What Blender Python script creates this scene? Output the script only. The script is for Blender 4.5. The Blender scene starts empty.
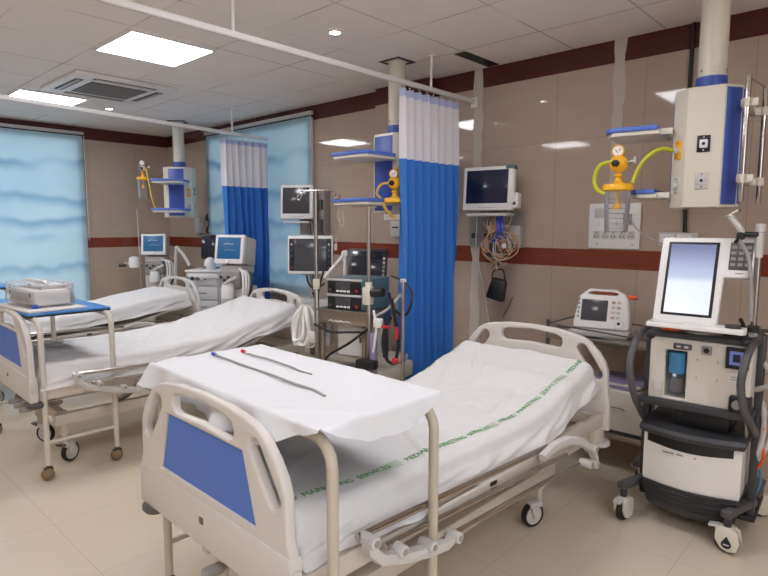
import bpy, bmesh, math, random
from mathutils import Vector, Matrix, Euler, noise
random.seed(7)
PI = math.pi
D = bpy.data
COL = bpy.context.scene.collection
R = math.radians

# ---------------------------------------------------------------- materials
def lin(c):
    o = []
    for v in c[:3]:
        v /= 255.0
        o.append(v/12.92 if v <= .04045 else ((v+.055)/1.055)**2.4)
    return (*o, 1.0)

def inp(b, k, v):
    if k in b.inputs: b.inputs[k].default_value = v

def M(name, rgb, rough=.5, metal=0., spec=.5, bump=0., bscale=40., alpha=1., trans=0., coat=0., var=0.):
    m = D.materials.new(name); m.use_nodes = True
    nt = m.node_tree; b = nt.nodes['Principled BSDF']
    inp(b, 'Base Color', lin(rgb)); inp(b, 'Roughness', rough); inp(b, 'Metallic', metal)
    inp(b, 'Specular IOR Level', spec); inp(b, 'Alpha', alpha); inp(b, 'Transmission Weight', trans); inp(b, 'Coat Weight', coat)
    if bump or var:
        tc = nt.nodes.new('ShaderNodeTexCoord')
        n = nt.nodes.new('ShaderNodeTexNoise'); n.inputs['Scale'].default_value = bscale; n.inputs['Detail'].default_value = 4
        nt.links.new(tc.outputs['Object'], n.inputs['Vector'])
        if bump:
            bp = nt.nodes.new('ShaderNodeBump'); bp.inputs['Strength'].default_value = bump; bp.inputs['Distance'].default_value = .01
            nt.links.new(n.outputs['Fac'], bp.inputs['Height']); nt.links.new(bp.outputs['Normal'], b.inputs['Normal'])
        if var:
            mx = nt.nodes.new('ShaderNodeMix'); mx.data_type = 'RGBA'
            mx.inputs[6].default_value = lin([v*(1-var) for v in rgb]); mx.inputs[7].default_value = lin([min(255, v*(1+var)) for v in rgb])
            nt.links.new(n.outputs['Fac'], mx.inputs[0]); nt.links.new(mx.outputs[2], b.inputs['Base Color'])
    return m

def EM(name, rgb, strength):
    m = D.materials.new(name); m.use_nodes = True
    b = m.node_tree.nodes['Principled BSDF']
    inp(b, 'Base Color', lin(rgb)); inp(b, 'Emission Color', lin(rgb)); inp(b, 'Emission Strength', strength); inp(b, 'Roughness', .3)
    return m

class NT:
    """tiny node-graph writer"""
    def __init__(s, name):
        s.m = D.materials.new(name); s.m.use_nodes = True
        s.t = s.m.node_tree; s.b = s.t.nodes['Principled BSDF']
        s.tc = s.t.nodes.new('ShaderNodeTexCoord')
        s.sep = s.t.nodes.new('ShaderNodeSeparateXYZ'); s.t.links.new(s.tc.outputs['Object'], s.sep.inputs[0])
        s.x, s.y, s.z = s.sep.outputs
    def put(s, sock, v):
        if hasattr(v, 'is_linked') or hasattr(v, 'links'): s.t.links.new(v, sock)
        else: sock.default_value = v
    def math(s, op, a, b=0., c=0.):
        n = s.t.nodes.new('ShaderNodeMath'); n.operation = op
        for k, v in enumerate((a, b, c)): s.put(n.inputs[k], v)
        return n.outputs[0]
    def noise(s, scale, detail=3, vec=None, rough=.5):
        n = s.t.nodes.new('ShaderNodeTexNoise'); n.inputs['Scale'].default_value = scale; n.inputs['Detail'].default_value = detail
        n.inputs['Roughness'].default_value = rough
        s.t.links.new(vec or s.tc.outputs['Object'], n.inputs['Vector']); return n.outputs['Fac']
    def vec(s, x, y, z):
        n = s.t.nodes.new('ShaderNodeCombineXYZ')
        for k, v in enumerate((x, y, z)): s.put(n.inputs[k], v)
        return n.outputs[0]
    def mix(s, f, a, b):
        n = s.t.nodes.new('ShaderNodeMix'); n.data_type = 'RGBA'
        s.put(n.inputs[0], f); s.put(n.inputs[6], a); s.put(n.inputs[7], b); return n.outputs[2]
    def step(s, v, lo, hi):
        n = s.t.nodes.new('ShaderNodeMapRange'); n.interpolation_type = 'SMOOTHSTEP'
        s.put(n.inputs[0], v); n.inputs[1].default_value = lo; n.inputs[2].default_value = hi; return n.outputs[0]
    def line(s, v, off, pitch, w):
        """1 on thin lines at off + k*pitch"""
        f = s.math('SUBTRACT', v, off - pitch*1000); f = s.math('MODULO', f, pitch)
        f = s.math('MINIMUM', f, s.math('SUBTRACT', pitch, f)); return s.math('LESS_THAN', f, w/2)
    def bump(s, h, strength, dist=.01):
        n = s.t.nodes.new('ShaderNodeBump'); n.inputs['Strength'].default_value = strength; n.inputs['Distance'].default_value = dist
        s.t.links.new(h, n.inputs['Height']); s.t.links.new(n.outputs[0], s.b.inputs['Normal'])
    def color(s, c): s.put(s.b.inputs['Base Color'], c)

def wall_mat(name, axis):
    n = NT(name); u = n.x if axis == 'x' else n.y
    base = n.mix(n.noise(2.2, 5, n.vec(n.x, n.y, n.math('MULTIPLY', n.z, 6))), lin((178, 160, 145)), lin((188, 170, 155)))
    joint = n.math('MAXIMUM', n.line(u, -1.983, .612, .004), n.line(n.z, .305, .90, .003))
    base = n.mix(n.math('MULTIPLY', joint, .45), base, lin((112, 98, 86)))
    grain = n.noise(9, 4, n.vec(n.math('MULTIPLY', u, .5), n.math('MULTIPLY', u, .3), n.math('MULTIPLY', n.z, 9)))
    brick = n.mix(grain, lin((112, 50, 38)), lin((142, 68, 50)))
    brick = n.mix(n.math('MULTIPLY', n.line(u, -1.983, .612, .004), .5), brick, lin((70, 40, 34)))
    top = n.mix(grain, lin((74, 34, 34)), lin((92, 44, 42)))
    isb = n.math('MULTIPLY', n.math('GREATER_THAN', n.z, 1.205), n.math('LESS_THAN', n.z, 1.335))
    c = n.mix(isb, base, brick)
    c = n.mix(n.math('GREATER_THAN', n.z, 2.583), c, top)
    n.color(c); n.b.inputs['Roughness'].default_value = .045
    inp(n.b, 'Specular IOR Level', .5)
    n.bump(n.math('ADD', n.math('MULTIPLY', joint, -1), n.math('MULTIPLY', n.noise(1.4, 1), .12)), .08, .004)
    return n.m

def floor_mat():
    n = NT('vitrified_floor_tile')
    c = n.mix(n.noise(1.6, 4), lin((212, 199, 178)), lin((221, 209, 189)))
    c = n.mix(n.math('MULTIPLY', n.noise(14, 5), .25), c, lin((198, 182, 158)))
    j = n.math('MAXIMUM', n.line(n.x, -.69, .6, .004), n.line(n.y, .882, .6, .004))
    n.color(n.mix(n.math('MULTIPLY', j, .28), c, lin((130, 112, 92))))
    n.b.inputs['Roughness'].default_value = .16; inp(n.b, 'Specular IOR Level', .5)
    n.bump(n.noise(3, 2), .03, .01)
    return n.m

def ceiling_mat():
    n = NT('gypsum_ceiling_tile')
    c = n.mix(n.noise(3, 3), lin((236, 229, 224)), lin((242, 236, 231)))
    cell = n.noise(1.0, 0, n.vec(n.math('MULTIPLY', n.math('FLOOR', n.math('DIVIDE', n.math('ADD', n.x, 2.48), .608)), 7.3), n.math('MULTIPLY', n.math('FLOOR', n.math('DIVIDE', n.math('SUBTRACT', n.y, 2.27), .602)), 5.1), 0.))
    c = n.mix(n.math('MULTIPLY', cell, .35), c, lin((222, 214, 209)))
    j = n.math('MAXIMUM', n.line(n.x, -2.48, .608, .011), n.line(n.y, 2.27, .602, .011))
    j = n.math('MULTIPLY', j, n.step(n.noise(1.7, 2), .3, .62))
    n.color(n.mix(n.math('ADD', n.math('MULTIPLY', j, .55), 0.), c, lin((110, 98, 92))))
    n.b.inputs['Roughness'].default_value = .7
    n.bump(n.noise(60, 3), .08, .003)
    return n.m

def blind_mat(name, axis):
    n = NT(name); u = n.x if axis == 'x' else n.y
    c = n.mix(n.step(n.z, .5, 2.6), lin((176, 200, 212)), lin((168, 198, 212)))
    c = n.mix(n.math('MULTIPLY', n.step(n.noise(.8, 3), .35, .7), .55), c, lin((196, 220, 228)))
    for k, (base, amp, col, a) in enumerate(((2.32, .55, (74, 130, 172), .9), (1.86, .28, (96, 150, 186), .75), (1.62, .22, (84, 142, 182), .75), (1.38, .22, (100, 154, 188), .7), (1.02, .26, (96, 150, 184), .65))):
        h = n.noise(1.1+k*.25, 2.2, n.vec(n.math('ADD', u, 3.7*k), 1.3*k, 0.))
        ridge = n.math('ADD', base - amp*.85, n.math('MULTIPLY', h, amp*1.7))
        d = n.math('SUBTRACT', ridge, n.z)           # >0 below ridge
        f = n.math('MULTIPLY', n.step(d, -.03, .06), n.math('SUBTRACT', 1., n.step(d, .0, .17)))
        f = n.math('MULTIPLY', f, n.step(n.noise(.9, 1, n.vec(n.math('ADD', u, 11.+2.3*k), 2.*k, 0.)), .26, .5))
        c = n.mix(n.math('MULTIPLY', f, a), c, lin(col))
    n.color(c); n.b.inputs['Roughness'].default_value = .55
    tl = n.t.nodes.new('ShaderNodeBsdfTranslucent'); mx = n.t.nodes.new('ShaderNodeMixShader'); mx.inputs[0].default_value = .35
    n.t.links.new(c, tl.inputs[0]); n.t.links.new(n.b.outputs[0], mx.inputs[1]); n.t.links.new(tl.outputs[0], mx.inputs[2])
    n.t.links.new(mx.outputs[0], n.t.nodes['Material Output'].inputs[0])
    return n.m

def screen_mat():
    n = NT('lit_display'); z = n.z
    f = n.step(z, .185, .225); g = n.step(z, .21, .39)
    c = n.mix(f, lin((240, 246, 255)), lin((196, 206, 236)))
    c = n.mix(g, c, lin((124, 128, 166)))
    n.color(lin((20, 22, 30))); n.put(n.b.inputs['Emission Color'], c); inp(n.b, 'Emission Strength', .5); n.b.inputs['Roughness'].default_value = .2
    return n.m

m_wallx = wall_mat('wall_tile_back', 'x'); m_wally = wall_mat('wall_tile_side', 'y')
m_floor = floor_mat(); m_ceil = ceiling_mat()
m_blindx = blind_mat('printed_blind_back', 'x'); m_blindy = blind_mat('printed_blind_side', 'x')
m_bed = M('cream_bed_plastic', (208, 202, 196), .38, var=.015, bscale=3)
m_bedframe = M('cream_bed_metal', (206, 197, 186), .42)
m_blue = M('bed_blue_panel', (72, 114, 198), .42, bump=.04, bscale=220)
m_sheet = M('white_cotton', (217, 215, 214), .85, spec=.2, bump=.06, bscale=160)
m_drape = M('white_drape', (224, 225, 228), .8, spec=.2, bump=.05, bscale=120)
m_green = M('green_print', (92, 160, 92), .8)
m_chrome = M('chrome', (196, 190, 184), .2, 1.)
m_steel = M('brushed_steel', (170, 163, 155), .32, 1., var=.05, bscale=30)
m_rubber = M('dark_rubber', (34, 33, 34), .6)
m_black = M('black_plastic', (24, 24, 26), .42)
m_char = M('charcoal_plastic', (58, 58, 62), .45)
m_dgrey = M('dark_grey_plastic', (84, 82, 84), .45)
m_grey = M('grey_plastic', (150, 146, 144), .45)
m_lgrey = M('light_grey_plastic', (198, 195, 192), .4)
m_white = M('white_plastic', (232, 230, 228), .35)
m_ivory = M('ivory_powder_coat', (218, 213, 198), .35)
m_ivory2 = M('cream_casing', (212, 206, 196), .4)
m_pblue = M('pendant_blue', (62, 88, 170), .4)
m_shelf = M('shelf_blue', (86, 116, 200), .4)
m_tablet = M('tabletop_blue', (70, 138, 205), .3)
m_tube = M('table_tube_ivory', (206, 200, 190), .35)
m_tabletube = M('table_tube_dirty', (190, 180, 162), .4)
m_caster = M('dirty_caster', (128, 108, 80), .55)
m_curt = M('curtain_blue', (62, 124, 206), .75, spec=.25, bump=.1, bscale=90)
m_yellow = M('yellow_plastic', (240, 178, 30), .35)
m_hose = M('yellow_green_hose', (206, 206, 40), .3, trans=.2)
m_amber = M('amber_tube', (222, 180, 70), .35)
m_red = M('red_plastic', (206, 44, 52), .4)
m_orange = M('orange_plastic', (236, 96, 44), .4)
m_bluecap = M('blue_cap', (48, 76, 190), .35)
m_teal = M('teal_casing', (84, 112, 122), .4)
m_scrblue = EM('blue_lit_screen', (32, 88, 132), .16)
m_scrdark = M('dark_screen', (40, 44, 54), .12, spec=.6)
m_scrgrey = M('grey_screen', (72, 72, 78), .15, spec=.6)
m_navy = M('navy_screen', (30, 38, 62), .12, spec=.6)
m_tan = M('tan_cable', (196, 160, 128), .5)
m_purple = M('purple_folder', (140, 128, 160), .6)
m_plaster = M('plaster_patch', (196, 188, 176), .9, bump=.2, bscale=30)
m_paper = M('paper', (214, 210, 206), .8)
m_vblue = M('blue_canister', (70, 132, 176), .3)
m_panel = EM('led_panel', (248, 249, 255), 8.2)
m_panel2 = EM('led_panel_bright', (248, 249, 255), 11.5)
m_fillglow = EM('added_fill_glow', (236, 244, 255), 1.3)  # fill light only, for the added pane at the right
m_fillglow2 = EM('added_blind_backlight', (250, 250, 250), .5)  # added backlight for the left blind
m_fillglow3 = EM('added_dim_backlight', (250, 250, 250), .3)  # weaker added backlight for the back blind
m_spot = EM('downlight_lens', (255, 250, 238), 14.)
m_lit = screen_mat()
m_smallscr = EM('small_lit_screen', (96, 112, 170), .2)

def clear_mat(name, rgb, alpha, rough=.1):
    m = D.materials.new(name); m.use_nodes = True; t = m.node_tree
    b = t.nodes['Principled BSDF']; inp(b, 'Base Color', lin(rgb)); inp(b, 'Roughness', rough); inp(b, 'Specular IOR Level', .8)
    tr = t.nodes.new('ShaderNodeBsdfTransparent'); mx = t.nodes.new('ShaderNodeMixShader')
    fr = t.nodes.new('ShaderNodeFresnel'); fr.inputs[0].default_value = 1.45
    ad = t.nodes.new('ShaderNodeMath'); ad.operation = 'ADD'; ad.use_clamp = True; ad.inputs[1].default_value = alpha
    t.links.new(fr.outputs[0], ad.inputs[0]); t.links.new(ad.outputs[0], mx.inputs[0])
    t.links.new(tr.outputs[0], mx.inputs[1]); t.links.new(b.outputs[0], mx.inputs[2])
    t.links.new(mx.outputs[0], t.nodes['Material Output'].inputs[0])
    return m
m_clear = clear_mat('clear_jar', (150, 150, 156), .10)
m_bag = clear_mat('clear_plastic_bag', (225, 226, 230), .10, .15)
def net_mat():
    m = clear_mat('white_curtain_netting', (232, 228, 232), .86, .8)
    return m
m_net = net_mat()
m_nethem = M('curtain_hem', (176, 184, 216), .8)

# ---------------------------------------------------------------- mesh builder
class B:
    def __init__(s):
        s.bm = bmesh.new(); s.mats = []; s.T = Matrix.Identity(4)
    def _add(s, tb, mat, T=None):
        if mat not in s.mats: s.mats.append(mat)
        k = s.mats.index(mat)
        for f in tb.faces: f.material_index = k
        bmesh.ops.transform(tb, matrix=s.T @ (T or Matrix.Identity(4)), verts=tb.verts)
        me = D.meshes.new('t'); tb.to_mesh(me); tb.free(); s.bm.from_mesh(me); D.meshes.remove(me)
        return s
    def box(s, mat, c, size, bev=.0, rot=None, seg=2, taper=None):
        tb = bmesh.new(); bmesh.ops.create_cube(tb, size=1)
        for v in tb.verts:
            if taper and v.co.z > 0: v.co.x *= taper[0]; v.co.y *= taper[1]
            v.co = Vector((v.co.x*size[0], v.co.y*size[1], v.co.z*size[2]))
        if bev: bmesh.ops.bevel(tb, geom=tb.edges[:], offset=bev, segments=seg, profile=.5, affect='EDGES')
        T = Matrix.Translation(c)
        if rot is not None: T = T @ Euler(rot).to_matrix().to_4x4()
        return s._add(tb, mat, T)
    def bb(s, mat, x0, x1, y0, y1, z0, z1, bev=0., seg=2):
        return s.box(mat, ((x0+x1)/2, (y0+y1)/2, (z0+z1)/2), (x1-x0, y1-y0, z1-z0), bev, seg=seg)
    def cyl(s, mat, p0, p1, r0, r1=None, n=20, bev=0.):
        p0, p1 = Vector(p0), Vector(p1); d = p1-p0; L = d.length
        tb = bmesh.new(); bmesh.ops.create_cone(tb, cap_ends=True, segments=n, radius1=r0, radius2=r0 if r1 is None else r1, depth=L)
        if bev:
            ed = [e for e in tb.edges if abs(e.verts[0].co.z-e.verts[1].co.z) < 1e-6]
            bmesh.ops.bevel(tb, geom=ed, offset=bev, segments=2, profile=.5, affect='EDGES')
        T = Matrix.Translation((p0+p1)/2) @ d.to_track_quat('Z', 'Y').to_matrix().to_4x4()
        return s._add(tb, mat, T)
    def tube(s, mat, pts, r, n=8, sm=0, closed=False):
        pts = [Vector(p) for p in pts]
        if sm:
            q = []; N = len(pts); rng = range(N if closed else N-1)
            for i in rng:
                a, b = pts[i], pts[(i+1) % N]
                p = pts[i-1] if (i or closed) else a*2-b; c = pts[(i+2) % N] if (closed or i+2 < N) else b*2-a
                for k in range(sm):
                    t = k/sm
                    q.append(.5*((2*a)+(b-p)*t+(2*p-5*a+4*b-c)*t*t+(3*a-p-3*b+c)*t**3))
            if not closed: q.append(pts[-1])
            pts = q
        N = len(pts); tb = bmesh.new(); rings = []; up = None
        for i, p in enumerate(pts):
            if closed: d = pts[(i+1) % N]-pts[i-1]
            else: d = pts[min(i+1, N-1)]-pts[max(i-1, 0)]
            if d.length < 1e-9: d = Vector((0, 0, 1))
            d.normalize()
            if up is None: up = d.orthogonal().normalized()
            up = up-d*up.dot(d)
            if up.length < 1e-6: up = d.orthogonal()
            up.normalize(); sd = d.cross(up); rr = r[i] if isinstance(r, (list, tuple)) else r
            rings.append([tb.verts.new(p+(up*math.cos(2*PI*k/n)+sd*math.sin(2*PI*k/n))*rr) for k in range(n)])
        for i in range(N if closed else N-1):
            a, b = rings[i], rings[(i+1) % N]
            for k in range(n): tb.faces.new((a[k], a[(k+1) % n], b[(k+1) % n], b[k]))
        if not closed: tb.faces.new(rings[0][::-1]); tb.faces.new(rings[-1])
        bmesh.ops.recalc_face_normals(tb, faces=tb.faces[:])
        return s._add(tb, mat)
    def lathe(s, mat, c, prof, n=24, T=None):
        tb = bmesh.new(); rings = []
        for r, z in prof: rings.append([tb.verts.new((max(r, 1e-4)*math.cos(2*PI*k/n), max(r, 1e-4)*math.sin(2*PI*k/n), z)) for k in range(n)])
        for a, b in zip(rings, rings[1:]):
            for k in range(n): tb.faces.new((a[k], a[(k+1) % n], b[(k+1) % n], b[k]))
        bmesh.ops.remove_doubles(tb, verts=tb.verts[:], dist=2e-4); bmesh.ops.recalc_face_normals(tb, faces=tb.faces[:])
        return s._add(tb, mat, Matrix.Translation(c) @ (T or Matrix.Identity(4)))
    def plate(s, mat, outline, holes, th, T=None, bev=0., res=2, plane='xz'):
        """2D outline (with holes) -> plate of thickness th; plane xz: (x, z) drawn, thickness along y"""
        cu = D.curves.new('t', 'CURVE'); cu.dimensions = '2D'; cu.fill_mode = 'BOTH'
        cu.extrude = max(th/2-bev, 1e-4); cu.bevel_depth = bev; cu.bevel_resolution = res; cu.offset = -bev
        for poly in [outline]+list(holes):
            sp = cu.splines.new('POLY'); sp.points.add(len(poly)-1); sp.use_cyclic_u = True
            for p, q in zip(sp.points, poly): p.co = (q[0], q[1], 0, 1)
        o = D.objects.new('t', cu); COL.objects.link(o); dg = bpy.context.evaluated_depsgraph_get(); dg.update()
        me = D.meshes.new_from_object(o.evaluated_get(dg)); D.objects.remove(o); D.curves.remove(cu)
        tb = bmesh.new(); tb.from_mesh(me); D.meshes.remove(me)
        bmesh.ops.remove_doubles(tb, verts=tb.verts[:], dist=1e-5)
        Q = Matrix.Rotation(PI/2, 4, 'X') if plane == 'xz' else Matrix.Identity(4)
        return s._add(tb, mat, (T or Matrix.Identity(4)) @ Q)
    def text(s, mat, body, size, T, depth=.0006, align='CENTER', fn=None, spacing=1.0):
        cu = D.curves.new('t', 'FONT'); cu.body = body; cu.size = size; cu.extrude = depth; cu.align_x = align; cu.space_character = spacing; cu.resolution_u = 3
        o = D.objects.new('t', cu); COL.objects.link(o); dg = bpy.context.evaluated_depsgraph_get(); dg.update()
        me = D.meshes.new_from_object(o.evaluated_get(dg)); D.objects.remove(o); D.curves.remove(cu)
        tb = bmesh.new(); tb.from_mesh(me); D.meshes.remove(me)
        if fn:
            for v in tb.verts: v.co = Vector(fn(v.co))
        return s._add(tb, mat, T)
    def grid(s, mat, rows, closed_u=False, caps=False):
        tb = bmesh.new(); vs = [[tb.verts.new(p) for p in r] for r in rows]
        for a, b in zip(vs, vs[1:]):
            m = len(a)
            for k in range(m if closed_u else m-1): tb.faces.new((a[k], a[(k+1) % m], b[(k+1) % m], b[k]))
        if caps: tb.faces.new(vs[0][::-1]); tb.faces.new(vs[-1])
        bmesh.ops.recalc_face_normals(tb, faces=tb.faces[:])
        return s._add(tb, mat)
    def build(s, name, parent=None, label=None, smooth=True, ang=40, kind=None):
        me = D.meshes.new(name); s.bm.to_mesh(me); s.bm.free()
        for m in s.mats: me.materials.append(m)
        if smooth:
            for p in me.polygons: p.use_smooth = True
            me.set_sharp_from_angle(angle=R(ang))
        o = D.objects.new(name, me); COL.objects.link(o)
        if parent is not None: o.parent = parent
        if label: o['label'] = label
        if kind: o['kind'] = kind
        return o

def tag(o, label, cat, group=None):
    o['label'] = label; o['category'] = cat
    if group: o['group'] = group
    return o
def thing(name, label, cat, loc=(0, 0, 0), rz=0., group=None):
    o = D.objects.new(name, None); COL.objects.link(o); o.empty_display_size = .1
    o.location = loc; o.rotation_euler = (0, 0, rz)
    return tag(o, label, cat, group)
def kids(o): return [c for c in D.objects if c.parent == o]
def copy_tree(o, parent=None):
    c = o.copy(); COL.objects.link(c)
    if parent is not None: c.parent = parent
    for ch in kids(o): copy_tree(ch, c)
    return c
def arc(cx, cz, r, a0, a1, n):
    return [(cx+r*math.cos(R(a0+(a1-a0)*k/n)), cz+r*math.sin(R(a0+(a1-a0)*k/n))) for k in range(n+1)]
def slot(p0, p1, r, n=8):
    """rounded slot polygon from p0 to p1 with half-width r"""
    a = math.degrees(math.atan2(p1[1]-p0[1], p1[0]-p0[0]))
    return arc(p1[0], p1[1], r, a-90, a+90, n)+arc(p0[0], p0[1], r, a+90, a+270, n)
def interp(tab, v):
    if v <= tab[0][0]: return tab[0][1]
    for (a, x), (b, y) in zip(tab, tab[1:]):
        if v <= b:
            t = (v-a)/(b-a); t = t*t*(3-2*t)*.5+t*.5
            return x+(y-x)*t
    return tab[-1][1]

# ---------------------------------------------------------------- setting
CE, WY, WX, RX, FY = 2.732, 3.97, -7.88, 1.7, -2.4
def struct(name, b):
    o = b.build(name, smooth=False); o['kind'] = 'structure'; return o
struct('floor', B().bb(m_floor, WX, RX, FY, WY, -.06, 0))
struct('ceiling', B().bb(m_ceil, WX, RX, FY, WY, CE, CE+.06))
struct('wall_back', B().bb(m_wallx, WX-.1, RX+.1, WY, WY+.1, 0, CE))
struct('wall_left', B().bb(m_wally, WX-.1, WX, FY, WY, 0, CE))
struct('wall_right', B().bb(m_wally, RX, RX+.1, FY, WY, 0, CE))
struct('wall_front', B().bb(m_wallx, WX-.1, RX+.1, FY-.1, FY, 0, CE))
struct('trim_1', B().bb(m_wallx, -3.72, -3.09, WY-.08, WY, 0, CE))                      # shallow pillar
struct('trim_2', B().bb(m_black, -2.56, -2.46, 3.50, 3.95, CE-.004, CE))              # black strip painting the dark inside an open tile gap
# added glowing panes: unseen fill at the right, backlights behind both blinds
def fill_pane(name, T, w, z0, z1, n, pane_mat):
    b = B(); b.T = T
    b.bb(pane_mat, -w/2, w/2, -.012, -.006, z0, z1)
    o = struct(name, b)
    f = B(); f.T = T; f.plate(m_white, [(-w/2-.05, z0-.05), (w/2+.05, z0-.05), (w/2+.05, z1+.05), (-w/2-.05, z1+.05)], [[(-w/2, z0), (-w/2, z1), (w/2, z1), (w/2, z0)]], .016, Matrix.Translation((0, -.010, 0)))
    for k in range(1, n): f.bb(m_white, -w/2+w*k/n-.025, -w/2+w*k/n+.025, -.018, -.005, z0, z1)
    fo = f.build('fill_pane_frame', o); fo['kind'] = 'structure'
fill_pane('fill_pane_1', Matrix.Translation((WX+.018, 1.72, 0)) @ Matrix.Rotation(PI/2, 4, 'Z'), 2.10, .42, 2.55, 1, m_fillglow2)  # added glow behind the left blind to brighten it
fill_pane('fill_pane_2', Matrix.Translation((RX, -.3, 0)) @ Matrix.Rotation(-PI/2, 4, 'Z'), 3.4, .85, 2.45, 3, m_fillglow)  # added out of view as side fill for walls and ceiling
fill_pane('fill_pane_3', Matrix.Translation((-5.69, WY-.018, 0)), 1.94, .85, 2.55, 1, m_fillglow3)  # added faint glow lifting the back blind
# plaster chases patched down the tiles
def patch(name, x0, z1, z0, w):
    b = B(); rows = []
    for k in range(30):
        t = k/29; z = z1+(z0-z1)*t
        j = .012*noise.noise(Vector((x0*9, z*7, 0))); w2 = w*(.5+.18*noise.noise(Vector((x0, z*11, 4))))
        rows.append([(x0+j-w2, WY-.0015, z), (x0+j, WY-.004, z), (x0+j+w2, WY-.0015, z)])
    b.grid(m_plaster, rows)
    o = b.build(name); o['kind'] = 'structure'
patch('trim_3', -2.66, CE, .55, .085); patch('trim_4', -1.545, CE, 1.66, .07)

# ---------------------------------------------------------------- ceiling fittings
def panel_light(x, y, label, glow=None):
    t = thing('ceiling_light', label, 'ceiling light', (x, y, CE-.012), 0, 'square lit ceiling panels')
    B().plate(m_white, [(-.305, -.305), (.305, -.305), (.305, .305), (-.305, .305)], [[(-.285, -.285), (-.285, .285), (.285, .285), (.285, -.285)]], .02, plane='xy', T=Matrix.Translation((0, 0, .002))).build('trim_frame', t)
    B().bb(glow or m_panel, -.285, .285, -.285, .285, -.004, .006).build('diffuser', t)
panel_light(-4.02, 1.97, 'glowing square ceiling panel nearer the long curtain rail', m_panel2)
panel_light(-6.35, 1.97, 'glowing square ceiling panel beside the air conditioner over the far bed', m_panel2)
for x, y, lb in ((-1.6, 1.97, 'square lit ceiling panel directly over the near bed'), (.8, 1.97, 'square lit ceiling panel by the right hand wall'), (-1.6, -.43, 'square lit ceiling panel over the aisle before the near bed'),
                 (.8, -.43, 'square lit ceiling panel over the aisle by the right wall'), (-4.02, -.43, 'square lit ceiling panel over the aisle before the middle bed'), (-6.35, -.43, 'square lit ceiling panel over the aisle by the left wall')):
    panel_light(x, y, lb)
def downlight(x, y, label):
    t = thing('downlight', label, 'downlight', (x, y, CE-.01), 0, 'small round downlights')
    B().lathe(m_white, (0, 0, 0), [(.034, .004), (.036, -.003), (.05, -.002), (.052, .01)]).build('trim_ring', t)
    B().lathe(m_spot, (0, 0, 0), [(0, .001), (.034, .001), (.034, .008)]).build('lens', t)
downlight(-2.828, 2.583, 'small round downlight in the ceiling tile before the middle gas pendant')
downlight(-6.39, 2.6, 'small round downlight beyond the air conditioner')
ac = thing('air_conditioner', 'square white ceiling cassette air conditioner with grey intake grille', 'air conditioner', (-5.43, 2.22, CE), 0)
B().box(m_white, (0, 0, -.018), (.86, .86, .034), .012).build('fascia', ac)
g = B()
g.bb(m_dgrey, -.24, .24, -.24, .24, -.041, -.033)
for k in range(16): g.bb(m_grey, -.23, .23, -.225+k*.03, -.215+k*.03, -.043, -.0405)
g.build('intake_grille', ac)
for a in range(4):
    f = B(); f.T = Matrix.Rotation(a*PI/2, 4, 'Z')
    f.bb(m_char, -.26, .26, .31, .375, -.038, -.034)
    f.bb(m_lgrey, -.25, .25, .335, .36, -.045, -.037, .003)
    f.build('louvre', ac)

# ---------------------------------------------------------------- curtain rails, curtains, blinds
def rail(name, p0, p1, hang, label, dz=0.):
    t = thing(name, label, 'curtain rail', (p0[0], p0[1], dz), math.atan2(p1[1]-p0[1], p1[0]-p0[0]), 'curtain rails')
    L = math.hypot(p1[0]-p0[0], p1[1]-p0[1])
    B().bb(m_white, 0, L, -.013, .013, 2.470, 2.502, .005).bb(m_lgrey, 0, L, -.006, .006, 2.467, 2.471).build('track', t)
    for h in hang:
        B().cyl(m_white, (h, 0, 2.5), (h, 0, CE-.004-dz), .009, n=12).lathe(m_white, (h, 0, CE-.012-dz), [(0, 0), (.03, 0), (.03, .011)]).build('hanger_rod', t)
    B().bb(m_white, L-.012, L-.001, -.03, .03, 2.44, 2.52, .004).build('wall_bracket', t)
rail('curtain_rail', (-2.69, -1.5), (-2.69, 3.965), (1.0, 3.244, 4.9), 'long white curtain rail crossing the ceiling to the near curtain')
rail('curtain_rail', (-4.88, -1.0), (-5.42, 3.965), (1.2, 4.46), 'white curtain rail over the far beds carrying the far curtain', -.03)

def curtain(x, y0, y1, ztop, zmid, zbot, label, seed, folds):
    t = thing('curtain', label, 'curtain', (x, (y0+y1)/2, 0), 0, 'hospital bay curtains')
    L = y1-y0; n = folds*14
    def pt(k, z):
        u = k/n; low = (ztop-z)/(ztop-zbot)
        ph = 2*PI*folds*u + 1.6*noise.noise(Vector((u*3.2, seed, z*.6)))
        amp = (.026+.028*min(1, low*2))*(1+.8*noise.noise(Vector((u*4, seed+9, 0))))
        pinch = .012*math.sin(ph*2+seed)
        yy = -L/2+L*u+.014*math.sin(ph*1.0+1.2)+.03*low*noise.noise(Vector((u*2, seed, 3+z)))
        return (amp*math.sin(ph)+pinch*.5, yy, z)
    def band(name, mat, za, zb, nz, label=None):
        b = B(); b.grid(mat, [[pt(k, za+(zb-za)*j/nz) for k in range(n+1)] for j in range(nz+1)])
        o = b.build(name, t, label, ang=180)
        return o
    band('top_hem', m_nethem, ztop, ztop-.05, 2)
    band('netting_panel', m_net, ztop-.05, zmid, 6, 'white open netting across the top of the curtain')
    band('cloth_panel', m_curt, zmid, zbot, 26, 'plain blue cloth')
    for k in range(folds+1):
        kk = min(n, k*14); p = pt(kk, ztop)
        B().tube(m_lgrey, [(p[0]*.5, p[1], ztop-.015), (p[0]*.6+.006, p[1], ztop+.015), (0, p[1], 2.46), (p[0]*.3-.006, p[1], ztop+.01)], .0025, 6).build('hook', t)
    return t
curtain(-2.69, 3.06, 3.70, 2.44, 1.965, .22, 'blue curtain with white net top beside the raised near bed', 1.3, 7)
curtain(-5.385, 3.31, 3.885, 2.40, 1.91, .25, 'blue curtain with white net top between the two far beds', 5.1, 7)

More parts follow.
